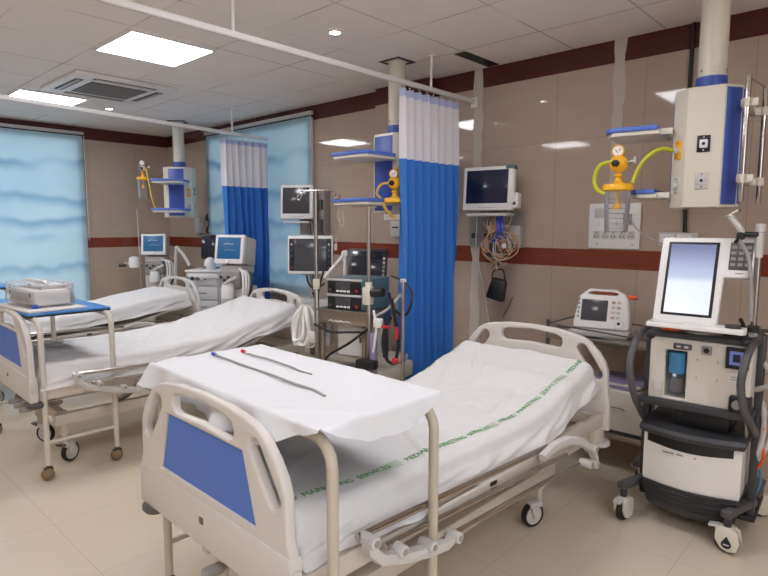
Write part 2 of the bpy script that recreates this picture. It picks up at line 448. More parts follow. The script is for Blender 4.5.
def blind(name, loc, rz, w, z0, z1, mat, label):
    t = thing(name, label, 'roller blind', loc, rz, 'printed roller blinds')
    B().grid(mat, [[(-w/2, -.002, z0), (w/2, -.002, z0)], [(-w/2, -.002, z1-.05), (w/2, -.002, z1-.05)]]).build('printed_fabric', t)
    B().bb(m_lgrey, -w/2-.015, w/2+.015, -.025, .02, z1-.035, z1, .006).build('head_box', t)
    B().bb(m_lgrey, -w/2, w/2, -.012, .008, z0-.025, z0, .005).build('bottom_bar', t)
    B().tube(m_white, [(w/2+.012, -.02, z1-.05), (w/2+.014, -.02, 1.3)], .003, 6).build('pull_cord', t)
blind('roller_blind', (-7.82, 1.72, 0), PI/2, 2.22, .32, 2.66, m_blindy, 'wide roller blind printed with misty blue hills on the left wall')
blind('roller_blind', (-5.69, 3.92, 0), 0, 2.06, .75, 2.665, m_blindx, 'roller blind printed with misty blue hills behind the far curtain')
# ---------------------------------------------------------------- beds
HALF = [(.458, .48), (.458, .64), (.447, .665), (.443, .79), (.425, .835), (.395, .878), (.345, .928), (.305, .95), (.25, .963), (.15, .977), (0, .983)]
OUT = HALF+[(-x, z) for x, z in HALF[-2::-1]]
def board_holes():
    mid = [(-.192, .905), (-.186, .884), (-.165, .875), (0, .884), (.165, .875), (.186, .884), (.192, .905), (.182, .932), (.15, .945), (0, .957), (-.15, .945), (-.182, .932)]
    return [mid, slot((.302, .886), (.388, .768), .029), slot((-.302, .886), (-.388, .768), .029)]
BLUE = [(-.298, .652), (.298, .652), (.236, .860), (-.236, .860)]

def caster(b_parent, x, y, rot, lock=False):
    T = Matrix.Translation((x, y, 0)) @ Matrix.Rotation(rot, 4, 'Z')
    c = B(); c.T = T
    c.cyl(m_bedframe, (0, 0, .13), (0, 0, .2), .016, n=12)
    c.box(m_lgrey, (0, .03, .115), (.05, .075, .03), .008)
    for s in (-1, 1): c.box(m_lgrey, (s*.021, .035, .085), (.006, .04, .07), .002, rot=(R(-15), 0, 0))
    if lock: c.box(m_dgrey, (0, -.03, .125), (.04, .05, .012), .004, rot=(R(-18), 0, 0))
    o = c.build('caster', b_parent)
    w = B(); w.T = T @ Matrix.Translation((0, .04, .0625)) @ Matrix.Rotation(PI/2, 4, 'Y')
    w.lathe(m_rubber, (0, 0, 0), [(.048, -.015), (.058, -.016), (.0625, -.009), (.0625, .009), (.058, .016), (.048, .015)], 32)
    w.lathe(m_lgrey, (0, 0, 0), [(0, -.013), (.012, -.016), (.02, -.01), (.046, -.01), (.05, -.015), (.05, .015), (.046, .01), (.02, .01), (.012, .016), (0, .013)], 28)
    w.build('wheel', o)

def make_bed(label, loc, rz, back):
    t = thing('hospital_bed', label, 'hospital bed', loc, rz, 'adjustable hospital beds')
    # footboard with recessed blue panel
    f = B().plate(m_bed, OUT, board_holes()+[BLUE], .034, Matrix.Translation((0, -1, 0)), .009)
    f.bb(m_bed, -.462, .462, -1.024, -.976, .475, .628, .009)
    for s in (-1, 1): f.bb(m_lgrey, s*.462-.012, s*.462+.012, -1.012, -.988, .53, .59, .004)
    fo = f.build('footboard', t, 'cream footboard with three grip openings')
    B().plate(m_blue, [(x*.985, .7585+(z-.7585)*1.0) for x, z in BLUE], [], .014, Matrix.Translation((0, -1, 0))).build('inset_panel', fo, 'blue inset panel')
    B().bb(m_dgrey, -.012, .012, -1.027, -1.02, .555, .578, .003).build('latch_plate', fo)
    h = B().plate(m_bed, OUT, board_holes(), .034, Matrix.Translation((0, 1, -.03)), .009)
    h.bb(m_bed, -.45, .45, .976, 1.024, .46, .60, .009)
    h.build('headboard', t)
    # upper frame and deck
    u = B()
    for s in (-1, 1):
        u.bb(m_bedframe, s*.42-.02, s*.42+.02, -.97, .97, .475, .545, .006)
        u.bb(m_bedframe, s*.40-.025, s*.40+.025, .93, 1.03, .38, .52, .006)
    for y in (-.95, -.3, .3, .95): u.bb(m_bedframe, -.42, .42, y-.02, y+.02, .48, .54, .004)
    u.build('upper_frame', t)
    dk = B(); dk.bb(m_bedframe, -.41, .41, -.95, back[0], .520, .542, .004)
    pts = back[1]
    rows = []
    for v, z in pts: rows.append([(-.38, v, z), (.38, v, z), (.38, v, z-.02), (-.38, v, z-.02)])
    dk.grid(m_bedframe, rows, closed_u=True, caps=True)
    dk.build('deck', t)
    lo = B()
    for s in (-1, 1):
        lo.bb(m_bedframe, s*.30-.025, s*.30+.025, -.86, .70, .265, .335, .006)
        lo.bb(m_bedframe, s*.36-.02, s*.36+.02, .45, 1.0, .375, .445, .006)
        for y in (-.8, .66): lo.bb(m_bedframe, s*.26-.022, s*.26+.022, y-.022, y+.022, .19, .34, .004)
        lo.box(m_steel, (s*.25, -.3, .41), (.025, .40, .035), .004, rot=(R(28), 0, 0))
        lo.box(m_steel, (s*.25, .28, .41), (.025, .36, .035), .004, rot=(R(28), 0, 0))
    for y in (-.8, -.1, .66): lo.bb(m_bedframe, -.3, .3, y-.025, y+.025, .27, .33, .004)
    lo.build('lower_frame', t)
    for s in (-1, 1):
        for y, r in ((-.8, .7), (.66, 2.5)): caster(t, s*.26, y, r*s+(.3 if y > 0 else -.2), y < 0)
        bp = B(); bp.lathe(m_lgrey, (s*.40, 1.02, .352), [(0, 0), (.045, 0), (.055, .007), (.055, .024), (.045, .032), (0, .032)])
        bp.build('bumper_wheel', t)
        fb = B(); fb.lathe(m_dgrey, (s*.42, -.985, .435), [(0, 0), (.04, .002), (.05, .014), (.05, .03), (.04, .04), (0, .042)])
        fb.build('corner_bumper', t, 'dark grey corner bumper')
        # folded side rail: three chrome bars between curved plastic arms
        sr = B(); X = s*.485
        sr.tube(m_chrome, [(X, -.80, .640), (X, .30, .597)], .012, 10)
        srp = sr.build('side_rail', t); srp.location.z = -.027
        for (ya, za, yb, zb, dx) in ((-.70, .576, .45, .523, .012), (-.52, .492, .56, .449, .02)):
            B().tube(m_chrome, [(X+s*dx, ya, za), (X+s*dx, yb, zb)], .0105, 10).build('rail_bar', srp)
        B().bb(m_bedframe, X-s*.018-.008, X-s*.018+.008, -.72, .45, .535, .575, .004).build('rail_channel', srp)
        B().bb(m_black, X-s*.008-.002, X-s*.008+.002, -.11, -.07, .556, .57).build('sticker', srp, 'small black sticker') if s > 0 else None
        for arcp in ([(-.79, .65), (-.78, .605), (-.735, .56), (-.64, .525), (-.52, .493), (-.43, .478), (-.375, .492)],
                     [(.20, .588), (.30, .606), (.42, .600), (.55, .56), (.665, .495), (.71, .43)]):
            a = B(); rows = []
            for i, (y, z) in enumerate(arcp):
                p0 = arcp[max(i-1, 0)]; p1 = arcp[min(i+1, len(arcp)-1)]
                d = Vector((p1[0]-p0[0], p1[1]-p0[1])).normalized(); nn = Vector((-d.y, d.x)); w = .019 if 0 < i < len(arcp)-1 else .014
                rows.append([(X+s*.034+dx, y+nn.x*q, z+nn.y*q) for dx, q in ((-.014, -w), (.012, -w*.8), (.016, 0), (.012, w*.8), (-.014, w), (-.016, 0))])
            a.grid(m_lgrey, rows, closed_u=True, caps=True)
            a.build('rail_arm', srp, ang=60)
        for y, z in ((-.78, .635), (-.66, .56), (-.52, .515), (-.385, .49), (.665, .495), (.62, .435), (.685, .415)):
            B().cyl(m_lgrey, (X, y, z), (X+s*.06, y, z), .019, n=16, bev=.004).cyl(m_grey, (X+s*.058, y, z), (X+s*.063, y, z), .010, n=12).build('rail_pivot', srp)
    # crank handles under the foot end
    for x in (.02, .14, .26):
        B().tube(m_steel, [(x, -.80, .40), (x, -.99, .395)], .013, 8).box(m_grey, (x, -1.0, .395), (.034, .07, .032), .008).build('crank_handle', t)
    return t

# green printed border down both long edges of the near sheet
def border(b, surf1, xf, v0, v1):
    U = .60
    v = v0
    def put(co, off, sz):
        vv = max(-.95, min(.925, v+off+co.x)); x = xf(vv)-co.y
        return (x, vv, surf1(x, vv)+.0016+co.z)
    while v < v1:
        b.text(m_green, 'MEDIAID  MARKETING  SERVICES', .036, None, .0004, 'LEFT', fn=lambda co: put(co, 0, 0), spacing=.985)
        tb = bmesh.new()
        for j in range(4):
            for i in range(1):
                yy = -.008+j*.0105
                vs = []
                for q in range(6): vs.append(tb.verts.new(put(Vector((.515+.012*(j/6)+.055*q/5, yy, 0)), 0, 0)))
                ws = []
                for q in range(6): ws.append(tb.verts.new(put(Vector((.515+.012*(j/6)+.055*q/5, yy+.003, 0)), 0, 0)))
                for q in range(5): tb.faces.new((vs[q], vs[q+1], ws[q+1], ws[q]))
        bmesh.ops.recalc_face_normals(tb, faces=tb.faces[:])
        b._add(tb, m_green)
        v += U

def make_mattress(label, loc, rz, prof, wl, wr, hem, seed, sag=.0, borders=()):
    """sheet-covered mattress; prof: top height along y; wl/wr: half widths left/right; hem: how far the side flares out"""
    t = B(); NV = 210; L0, L1 = -.965, .945
    def top(v): return interp(prof, v)
    def zbot(v): return max(.545, top(v)-.125-.02*interp([(-1, 0), (.4, 0), (.9, 1)], v))
    def wr_(v): return interp(wr, v)
    def wl_(v): return interp(wl, v)
    cr = random.Random(int(seed*10)); creases = []
    for k in range(20):
        cx, cv = cr.uniform(-.33, .33), cr.uniform(-.8, .85); an = cr.choice((1, -1))*cr.uniform(.5, 1.3); ln = cr.uniform(.08, .24)
        creases.append((cx, cv, math.cos(an), math.sin(an), ln, cr.uniform(.006, .013)*cr.choice((1, 1, -1)), cr.uniform(.008, .018)))
    def crease(x, v):
        s = 0
        for cx, cv, ca, sa, ln, hh, wd in creases:
            dx, dv = x-cx, v-cv; al = dx*ca+dv*sa; ac = -dx*sa+dv*ca+.05*al*al/ln
            if abs(al) < ln and abs(ac) < 4*wd: s += hh*math.exp(-(ac/wd)**2)*(1-(al/ln)**2)
        return s
    def surf(x, v):
        a, b = -wl_(v), wr_(v); z = top(v)
        u = (x-a)/(b-a)
        z -= sag*interp([(-1, 0), (-.4, .6), (.3, 1), (.8, .3), (1, 0)], v)*math.sin(PI*max(0, min(1, u)))
        r = .055
        e = min(x-a, b-x)
        if e < r: e = max(e, 0); z -= r-math.sqrt(max(0, r*r-(r-e)**2))
        for d in (v-L0, L1-v):
            if d < .05: d = max(d, 0); z -= .05-math.sqrt(max(0, .0025-(.05-d)**2))
        P = Vector((x*3, v*1.6, seed))
        z += .010*noise.noise(P)+.009*abs(noise.noise(Vector((x*7+v*3, v*5-x*2, seed+3))))+.004*abs(noise.noise(Vector((x*15-v*6, v*11+x*5, seed+7))))
        z += crease(x, v)
        z += .004*max(0, 1-abs(math.sin((v*1.3+x*.9+seed)*2.1))*9)
        return z
    rows = []; NS, NTOP = 10, 84
    for i in range(NV+1):
        v = L0+(L1-L0)*i/NV; a, b = -wl_(v), wr_(v); row = []
        zt_l, zt_r = surf(a, v), surf(b, v); zb = zbot(v)
        def side(sgn, k):
            q = k/NS; base = a if sgn < 0 else b; zt = zt_l if sgn < 0 else zt_r
            hm = interp(hem, v)
            f = noise.noise(Vector((v*5.5+seed*2, q*.7, sgn*3+seed)))*.6+noise.noise(Vector((v*10+q*1.5, q*.5, sgn+seed)))*.3
            zz = zt+(zb-zt)*q+ (.014*noise.noise(Vector((v*2.5, sgn*5, seed)))*q)
            ruff = .055*q*f+.016*math.sin(q*PI)*noise.noise(Vector((v*7+q*3, q*2.5, seed+sgn)))
            return (base+sgn*(hm*q**.8+ruff), v, zz)
        row += [side(-1, NS-k) for k in range(NS)]
        for k in range(NTOP+1):
            w = k/NTOP; w = .5-.5*math.cos(PI*w) if False else w
            # denser near the two rounded edges
            w = w+ .5*(-math.sin(2*PI*w)/(2*PI))
            x = a+(b-a)*w; row.append((x, v, surf(x, v)))
        row += [side(1, k+1) for k in range(NS)]
        row += [(b-.06, v, zb+.002), (a+.06, v, zb+.002)]
        rows.append(row)
    t.grid(m_sheet, rows, closed_u=True, caps=True)
    for xf, v0, v1 in borders: border(t, surf, xf, v0, v1)
    o = t.build('mattress', ang=60); o.location = loc; o.rotation_euler = (0, 0, rz)
    tag(o, label, 'mattress', 'sheet covered mattresses')
    return o
BR = R(-1.37)
L1_, L2_, L3_ = (-1.579, 1.90, 0), (-4.10, 2.0, 0), (-5.80, 1.99, 0)
bk1 = (.1, [(.1, .540), (.3, .555), (.5, .60), (.7, .64), (.93, .69)])
bk2 = (.1, [(.1, .540), (.4, .58), (.7, .675), (.93, .735)])
bk3 = (.1, [(.1, .540), (.4, .59), (.7, .66), (.93, .69)])
make_bed('cream hospital bed with blue footboard in the foreground, green printed sheet on it', L1_, BR, bk1)
make_bed('cream hospital bed under the table holding the bagged device, plain white sheet', L2_, BR, bk2)
make_bed('far cream hospital bed nearest the left wall blind', L3_, 0, bk3)
mt1 = make_mattress('mattress in white sheet with green lettering, head end raised', L1_, BR,
    [(-1, .69), (-.5, .68), (.0, .667), (.3, .667), (.5, .692), (.72, .76), (.95, .825)],
    [(-1, .43), (1, .425)], [(-1, .41), (.3, .405), (.9, .395)], [(-1, .05), (.2, .05), (.9, .015)], 2.7, .012,
    [(lambda v: interp([(-1, .318), (-.4, .338), (.1, .335), (.5, .322), (.9, .345)], v), -1.02, .86), (lambda v: interp([(-1, -.385), (1, -.385)], v), -.93, .80)])
mt2 = make_mattress('plain white sheet mattress of the bed beside the bagged device', L2_, BR,
    [(-1, .67), (-.2, .675), (.2, .70), (.6, .785), (.95, .865)],
    [(-1, .43), (1, .42)], [(-1, .42), (1, .41)], [(-1, .04), (1, .03)], 8.1, .01)
mt3 = make_mattress('plain white sheet mattress of the far bed by the left wall', L3_, 0,
    [(-1, .69), (-.2, .70), (.2, .73), (.6, .79), (.95, .83)],
    [(-1, .41), (1, .40)], [(-1, .40), (1, .36)], [(-1, .04), (1, .03)], 15.3, .0)

# ---------------------------------------------------------------- overbed tables
def make_table(label, loc, rz, w, d, mt, H=.945):
    t = thing('overbed_table', label, 'overbed table', loc, rz, 'overbed bridge tables')
    for sy in (-1, 1):
        y = sy*d/2; r = .075
        pts = [(-w/2, y, .085), (-w/2, y, H-r)]+[(-w/2+r-r*math.cos(R(a)), y, H-r+r*math.sin(R(a))) for a in (22, 45, 68, 90)]
        pts += [(w/2-r+r*math.sin(R(a)), y, H-r+r*math.cos(R(a))) for a in (0, 22, 45, 68, 90)]+[(w/2, y, .085)]
        B().tube(mt, pts, .0165, 12).build('leg_frame', t)
    for sx in (-1, 1):
        B().tube(mt, [(sx*w/2, -d/2, .22), (sx*w/2, d/2, .22)], .011, 10).build('crossbar', t)
        for sy in (-1, 1):
            c = B(); x, y = sx*w/2, sy*d/2
            c.cyl(m_char, (x, y, .05), (x, y, .10), .012, n=10)
            c.lathe(m_caster, (0, 0, 0), [(0, -.024), (.02, -.024), (.031, -.016), (.036, 0), (.031, .016), (.02, .024), (0, .024)], 20,
                    Matrix.Translation((x+.012, y-.01, .0365)) @ Matrix.Rotation(R(70), 4, 'Y') @ Matrix.Rotation(R(25), 4, 'X'))
            c.box(m_char, (x+.004, y-.003, .062), (.034, .05, .022), .006)
            c.build('caster', t)
    B().bb(m_black, -w/2+.06, w/2-.085, -d/2-.035, d/2+.035, H+.012, H+.023, .002).bb(m_tablet, -w/2+.06, w/2-.085, -d/2-.035, d/2+.035, H+.023, H+.035, .003).build('tabletop', t, 'blue laminate top with black edge')
    return t
T1 = ((-1.612, 1.212, 0), R(-2.0)); T2 = ((-4.225, 1.245, 0), 0)
make_table('ivory bridge table over the near bed, hidden by a white cloth', *T1, 1.04, .42, m_tabletube, .93)
make_table('ivory bridge table with blue top bearing the bagged white device', *T2, 1.09, .40, m_tube)
make_table('bridge table with blue top cut by the left picture edge', (-6.10, 1.20, 0), 0, 1.07, .40, m_tube)

# white cloth on the near table
def cloth():
    b = B(); hw, hd, z0 = .515, .245, .9685; N1, N2 = 110, 74; ex = .125
    rows = []
    for i in range(N1+1):
        s = -(hw+ex)+2*(hw+ex)*i/N1; row = []
        for j in range(N2+1):
            u = -(hd+ex)+2*(hd+ex)*j/N2
            cx, cy = max(-hw, min(hw, s)), max(-hd, min(hd, u)); dx, dy = s-cx, u-cy; d = math.hypot(dx, dy)
            z = z0+.009*abs(noise.noise(Vector((s*5, u*4, 2))))+.012*abs(noise.noise(Vector((s*2.2+u*3, u*7-s, 9))))+.004*max(0, 1-abs(math.sin((s*1.5-u*2.5+.4)*2.2))*10)
            x, y = cx, cy
            if d > 1e-6:
                nx, ny = dx/d, dy/d
                long = 1.0
                if s > hw: long = .12+.62*math.sin(PI*max(0, min(1, (cy+hd)/(2*hd))))+.1*noise.noise(Vector((cy*6, 1, 0)))
                elif s < -hw: long = .6+.2*noise.noise(Vector((cy*6, 5, 0)))
                elif u > 0: long = interp([(-hw, .75), (.2, .7), (hw, .08)], cx)+.12*noise.noise(Vector((cx*4, 8, 0)))
                else: long = interp([(-hw, .8), (.1, .95), (.32, .8), (.44, .4), (hw, .12)], cx)+.12*noise.noise(Vector((cx*4, 3, 0)))
                if abs(dx) > 1e-6 and abs(dy) > 1e-6: long *= 1.12 if s < 0 else .35
                dd = d*long; bend = min(dd, .02)
                out = .012*math.sin(min(1, dd/.02)*PI/2)+.16*max(0, dd-.02)
                fold = noise.noise(Vector((cx*7+ny, cy*7+nx, .3)))*.5+noise.noise(Vector((cx*15, cy*15, 4)))*.25
                out += .12*max(0, dd-.01)/.1*fold
                x, y = cx+nx*out, cy+ny*out
                z -= max(0, dd-.006)*.96
            row.append((x, y, z))
        rows.append(row)
    b.grid(m_drape, rows)
    o = b.build('cloth', ang=180); o.location = T1[0]; o.rotation_euler = (0, 0, T1[1])
    tag(o, 'white drape cloth spread over the near bridge table under two catheters', 'cloth')
cloth()

def catheter(pts, cap, label, r, z=.9765):
    t = thing('catheter', label, 'catheter', (pts[0][0], pts[0][1], z), 0, 'catheters on the white cloth')
    o = Vector(pts[0]); P = [((p[0]-o.x), (p[1]-o.y), r*.6) for p in pts]
    B().tube(m_grey, P, r, 8, 6).build('tubing', t, 'thin grey tubing')
    d = (Vector(P[1])-Vector(P[0])).normalized()
    B().cyl(cap, Vector(P[0])-d*.028+Vector((0, 0, .002)), Vector(P[0])+d*.004+Vector((0, 0, .002)), .0075, .006, 14, .002).build('cap', t, 'coloured end cap')
    B().cyl(m_white, Vector(P[0])+d*.004, Vector(P[0])+d*.05, .0045, .0035, 10).build('hub', t)
catheter([(-2.045, 1.205), (-1.93, 1.195), (-1.82, 1.185), (-1.70, 1.178), (-1.60, 1.172), (-1.48, 1.158), (-1.38, 1.155), (-1.30, 1.135)], m_bluecap, 'long grey catheter with blue end cap lying on the white cloth', .0045)
catheter([(-2.0, 1.315), (-1.92, 1.308), (-1.83, 1.31), (-1.74, 1.30), (-1.66, 1.292), (-1.60, 1.278), (-1.53, 1.275)], m_red, 'shorter catheter with red end cap lying on the white cloth', .0038)

# bagged device, tray and bits on the second table
def bagged():
    Z = .981
    dv = thing('medical_device', 'white boxy device wrapped in a clear plastic bag on the blue table', 'medical device', (-4.10, 1.175, Z+.016), R(5))
    B().box(m_white, (0, 0, .055), (.40, .22, .10), .025).box(m_lgrey, (0, .02, .115), (.33, .15, .03), .012).build('casing', dv)
    B().box(m_lgrey, (0, -.108, .06), (.30, .012, .06), .004).build('front_panel', dv)
    B().tube(m_white, [(-.15, -.02, .128), (-.14, -.02, .15), (.14, -.02, .15), (.15, -.02, .128)], .009, 8, 3).build('carry_handle', dv)
    for x in (-.16, .15): B().box(m_char, (x, -.112, .075), (.012, .01, .025), .003).build('latch', dv, 'dark latch')
    b = B(); rows = []
    for j in range(13):
        z = .002+.138*min(1, j/9); sc = .96-.0*j; row = []
        if j > 9: sc = .96*(1-(j-9)/3.2)
        for k in range(64):
            a = 2*PI*k/64; ca, sa = math.cos(a), math.sin(a)
            e = .36; x = math.copysign(abs(ca)**e, ca)*.235*sc; y = math.copysign(abs(sa)**e, sa)*.145*sc
            w = 1+.07*noise.noise(Vector((ca*4, sa*4, z*14)))+.05*noise.noise(Vector((ca*9, sa*9, z*30)))
            row.append((x*w*.98, y*w*.98, z+.014*noise.noise(Vector((ca*3, sa*3, j*.4)))*min(1, j)))
        rows.append(row)
    b.grid(m_bag, rows, closed_u=True); b.build('plastic_bag', dv, 'clear crumpled plastic bag', ang=70)
    s = B().box(m_paper, (0, 0, .007), (.56, .33, .012), .003).build('tray'); s.location = (-4.065, 1.165, Z); s.rotation_euler = (0, 0, R(4))
    tag(s, 'flat white tray under the bagged device', 'tray')
    for nm, p, m, lb in (('cloth_wad', (-4.42, 1.12), m_white, 'small white wad beside the bagged device'), ('bottle_cap', (-3.90, 1.09), m_bluecap, 'small dark blue cap on the tray beside the bagged device')):
        o = B().lathe(m, (0, 0, 0), [(0, 0), (.02, .001), (.022, .012), (.015, .022), (0, .024)]).build(nm); o.location = (p[0], p[1], Z+(.013 if nm != 'x' else 0)); tag(o, lb, nm.split('_')[-1])
bagged()
# ---------------------------------------------------------------- gas pendants
def pendant(label, loc, rz, arms, up_ext=.52, lo_ext=.52):
    t = thing('gas_pendant', label, 'medical gas pendant', loc, rz, 'ceiling gas pendants')
    z0, z1 = 1.592, 2.185
    B().cyl(m_ivory, (0, 0, 2.25), (0, 0, CE-.003), .066, n=32).build('ceiling_tube', t)
    cb = B().cyl(m_pblue, (0, 0, z1-.01), (0, 0, 2.255), .073, n=32, bev=.004)
    cb.build('collar', t, 'blue collar')
    bt = B()
    for a in (20, 80, 140, 200, 260, 320): bt.cyl(m_steel, (.064*math.cos(R(a)), .064*math.sin(R(a)), 2.285), (.070*math.cos(R(a)), .070*math.sin(R(a)), 2.285), .006, n=8)
    bt.build('bolt_ring', t)
    hx, hy, cx, cy = .17, .15, .075, .07
    oc = [(hx, -hy+cy), (hx, hy-cy), (hx-cx, hy), (-hx+cx, hy), (-hx, hy-cy), (-hx, -hy+cy), (-hx+cx, -hy), (hx-cx, -hy)]
    B().plate(m_ivory, oc, [], z1-z0, Matrix.Translation((0, 0, (z0+z1)/2)), .006, plane='xy').build('console', t)
    B().plate(m_black, [(-.10, -.10), (.10, -.10), (.10, .10), (-.10, .10)], [[(-.074, -.074), (-.074, .074), (.074, .074), (.074, -.074)]], .004, Matrix.Translation((0, 0, CE-.003)), plane='xy').build('cutout_shade', t, 'black plate standing for the dark gap in the ceiling tile')  # last plate: black ring paints the dark of the tile opening
    for s in (-1, 1):
        B().bb(m_pblue, -hx+cx+.005, hx-cx-.005, s*hy-.004, s*hy+.004, z0+.02, z1-.02, .002).build('blue_face', t, 'blue front panel')
        if s > 0: B().box(m_pblue, (hx-cx/2+.002, hy-cy/2+.002, (z0+z1)/2), (.085, .006, z1-z0-.03), .002, rot=(0, 0, -math.atan2(cy, cx))).build('blue_face', t, 'blue side panel')
    # outlets on the +x white face
    def sock(T, plate, dark):
        b = B(); b.T = T
        b.box(plate, (0, 0, 0), (.058, .006, .082), .002)
        b.box(m_white if dark else m_lgrey, (0, -.004, 0), (.036, .008, .042), .005)
        b.cyl(m_black, (0, -.007, 0), (0, -.010, 0), .0075, n=14)
        for z in (.031, -.031): b.cyl(m_lgrey if dark else m_char, (0, -.002, z), (0, -.0045, z), .004, n=8)
        b.build('socket', t, 'black plated socket' if dark else 'white plated socket')
    TX = Matrix.Translation((hx+.003, .0, 0)) @ Matrix.Rotation(PI/2, 4, 'Z')
    sock(Matrix.Translation((0, 0, 1.905)) @ TX, m_black, True); sock(Matrix.Translation((0, 0, 1.725)) @ TX, m_lgrey, False)
    # gas outlets on the chamfer between +x face and -y face
    TC = Matrix.Translation((hx-cx/2+.002, -hy+cy/2-.002, 0)) @ Matrix.Rotation(math.atan2(cy, cx), 4, 'Z')
    for z, m in ((1.885, m_yellow), (1.705, m_lgrey)):
        b = B(); b.T = Matrix.Translation((0, 0, z)) @ TC
        b.box(m, (0, 0, 0), (.05, .008, .095 if m is m_yellow else .085), .002)
        b.cyl(m_lgrey, (0, 0, 0), (0, -.022, 0), .016, n=16, bev=.003)
        for q in (-.036, .036): b.cyl(m_char, (0, -.003, q), (0, -.006, q), .004, n=8)
        b.build('gas_outlet', t, 'yellow vacuum outlet' if m is m_yellow else 'white outlet with two screws')
    # two shelves on the -y face
    for z, e in ((2.0, up_ext), (1.672, lo_ext)):
        sh = B().plate(m_ivory, [(-.15, -e), (.12, -e), (.17, -e+.03), (.17, -.205), (-.17, -.205), (-.17, -e+.02)], [], .022, Matrix.Translation((0, 0, z-.016)), .004, plane='xy')
        for x in (-.12, .12): sh.box(m_ivory, (x, -.19, z-.012), (.03, .08, .03), .003)
        so = sh.build('shelf', t)
        B().plate(m_shelf, [(-.16, -e-.01), (.13, -e-.01), (.18, -e+.025), (.18, -.215), (-.18, -.215), (-.18, -e+.015)], [], .026, Matrix.Translation((0, 0, z+.007)), .006, plane='xy').build('shelf_tray', so, 'blue tray top')
    # pole pairs clamped to the +y side
    if arms:
        for x, yp in ((.215, .175), (-.07, .235)):
            B().cyl(m_chrome, (x, yp, 1.615), (x, yp, 2.20), .0125, n=16, bev=.003).build('pole', t, 'chrome pole')
            for z in (2.075, 1.725):
                B().box(m_ivory, (x*.5, .175, z), (abs(x)+.03, .05, .036), .004).box(m_ivory, (x, .185, z), (.03, .07, .036), .004).cyl(m_ivory, (x, yp, z-.02), (x, yp, z+.02), .018, n=14).build('pole_clamp', t)
        B().tube(m_chrome, [(.215, .175, 2.19), (-.07, .235, 2.19)], .005, 6).build('cross_rod', t)
    return t
P1 = ((-.84, 3.375, 0), R(-82)); P2 = ((-2.995, 3.37, 0), R(0)); P3 = ((-6.62, 3.49, 0), R(46))
pendant('large cream gas pendant with yellow hose and chrome poles at upper right', P1[0], P1[1], True, .47, .33)
pendant('cream and blue gas pendant half hidden by the near curtain', P2[0], P2[1], False)
pendant('distant cream and blue gas pendant in the far corner', P3[0], P3[1], False)

# suction regulators
def suction(label, loc, rz, jar=True, silver=False):
    t = thing('suction_unit', label, 'suction regulator', loc, rz, 'suction regulators on the pendants')
    # local z measured from the floor
    if jar:
        B().lathe(m_clear, (0, 0, 0), [(.0, 1.478), (.052, 1.478), (.058, 1.486), (.066, 1.69), (.068, 1.70)], 32).build('jar', t, 'clear ribbed collection jar')
        g = B()
        for k in range(7):
            z = 1.50+k*.026; r = .0585+.0085*(z-1.486)/.214
            g.lathe(m_grey, (0, 0, 0), [(r, z-.0012), (r+.0016, z), (r, z+.0012)], 28)
        g.build('graduations', t)
        B().cyl(m_yellow, (0, 0, 1.60), (0, 0, 1.61), .024, n=20).lathe(m_yellow, (0, 0, 0), [(0, 1.64), (.012, 1.638), (.024, 1.608), (.012, 1.60), (0, 1.60)], 20).cyl(m_amber, (0, 0, 1.63), (0, 0, 1.71), .007, n=10).build('float_valve', t, 'yellow float valve')
    B().lathe(m_yellow, (0, 0, 0), [(0, 1.695), (.07, 1.695), (.076, 1.70), (.076, 1.722), (.07, 1.73), (.03, 1.735), (.018, 1.75), (.012, 1.765), (.022, 1.772), (.022, 1.78), (.01, 1.786), (.009, 1.80)], 32).build('jar_lid', t, 'yellow jar lid')
    r = B()
    TY = Matrix.Translation((0, -.0, 1.835)) @ Matrix.Rotation(PI/2, 4, 'X')
    r.lathe(m_yellow if not silver else m_chrome, (0, 0, 0), [(0, -.035), (.03, -.035), (.044, -.02), (.044, .02), (.03, .036), (0, .036)], 26, TY)
    ro = r.build('regulator', t, 'yellow regulator body' if not silver else 'silver regulator body')
    B().cyl(m_black, (-.006, -.034, 1.835), (-.01, -.058, 1.835), .018, n=18, bev=.003).build('knob', ro, 'black knob')
    B().cyl(m_steel, (.04, 0, 1.84), (.075, 0, 1.85), .008, n=10).box(m_lgrey, (.078, 0, 1.852), (.012, .03, .032), .003).build('side_valve', ro)
    g = B(); TG = Matrix.Translation((-.004, -.004, 1.90)) @ Matrix.Scale(.86, 4) @ Matrix.Rotation(PI/2, 4, 'X')
    g.lathe(m_yellow if not silver else m_chrome, (0, 0, 0), [(0, -.016), (.036, -.016), (.038, -.008), (.038, .014), (.032, .018), (.03, .012)], 26, TG)
    g.cyl(m_steel, (-.003, 0, 1.87), (-.003, 0, 1.885), .008, n=10)
    go = g.build('gauge', t)
    f = B(); f.cyl(m_white, (-.004, -.013, 1.90), (-.004, -.0170, 1.90), .026, n=24)
    f.box(m_red, (.006, -.0178, 1.907), (.004, .001, .018), rot=(0, R(35), 0)).box(m_black, (-.010, -.0178, 1.899), (.003, .001, .02), rot=(0, R(-40), 0))
    f.build('gauge_dial', go, 'white round dial')
    return t
s1 = suction('yellow suction regulator with clear jar hanging left of the large pendant', (-1.185, 3.09, -.012), R(10))
s2 = suction('yellow suction regulator without jar beside the near curtain', (-2.775, 3.10, -.035), R(25), jar=False)
s3 = suction('distant suction jar with yellow lid on the far corner pendant', (-6.88, 3.16, .34), R(50), silver=True)
def hose(owner, name, pts, m, r, label=None):
    inv = (Matrix.Translation(owner.location) @ owner.rotation_euler.to_matrix().to_4x4()).inverted()
    return B().tube(m, [inv @ Vector(p) for p in pts], r, 10, 8).build(name, owner, label)
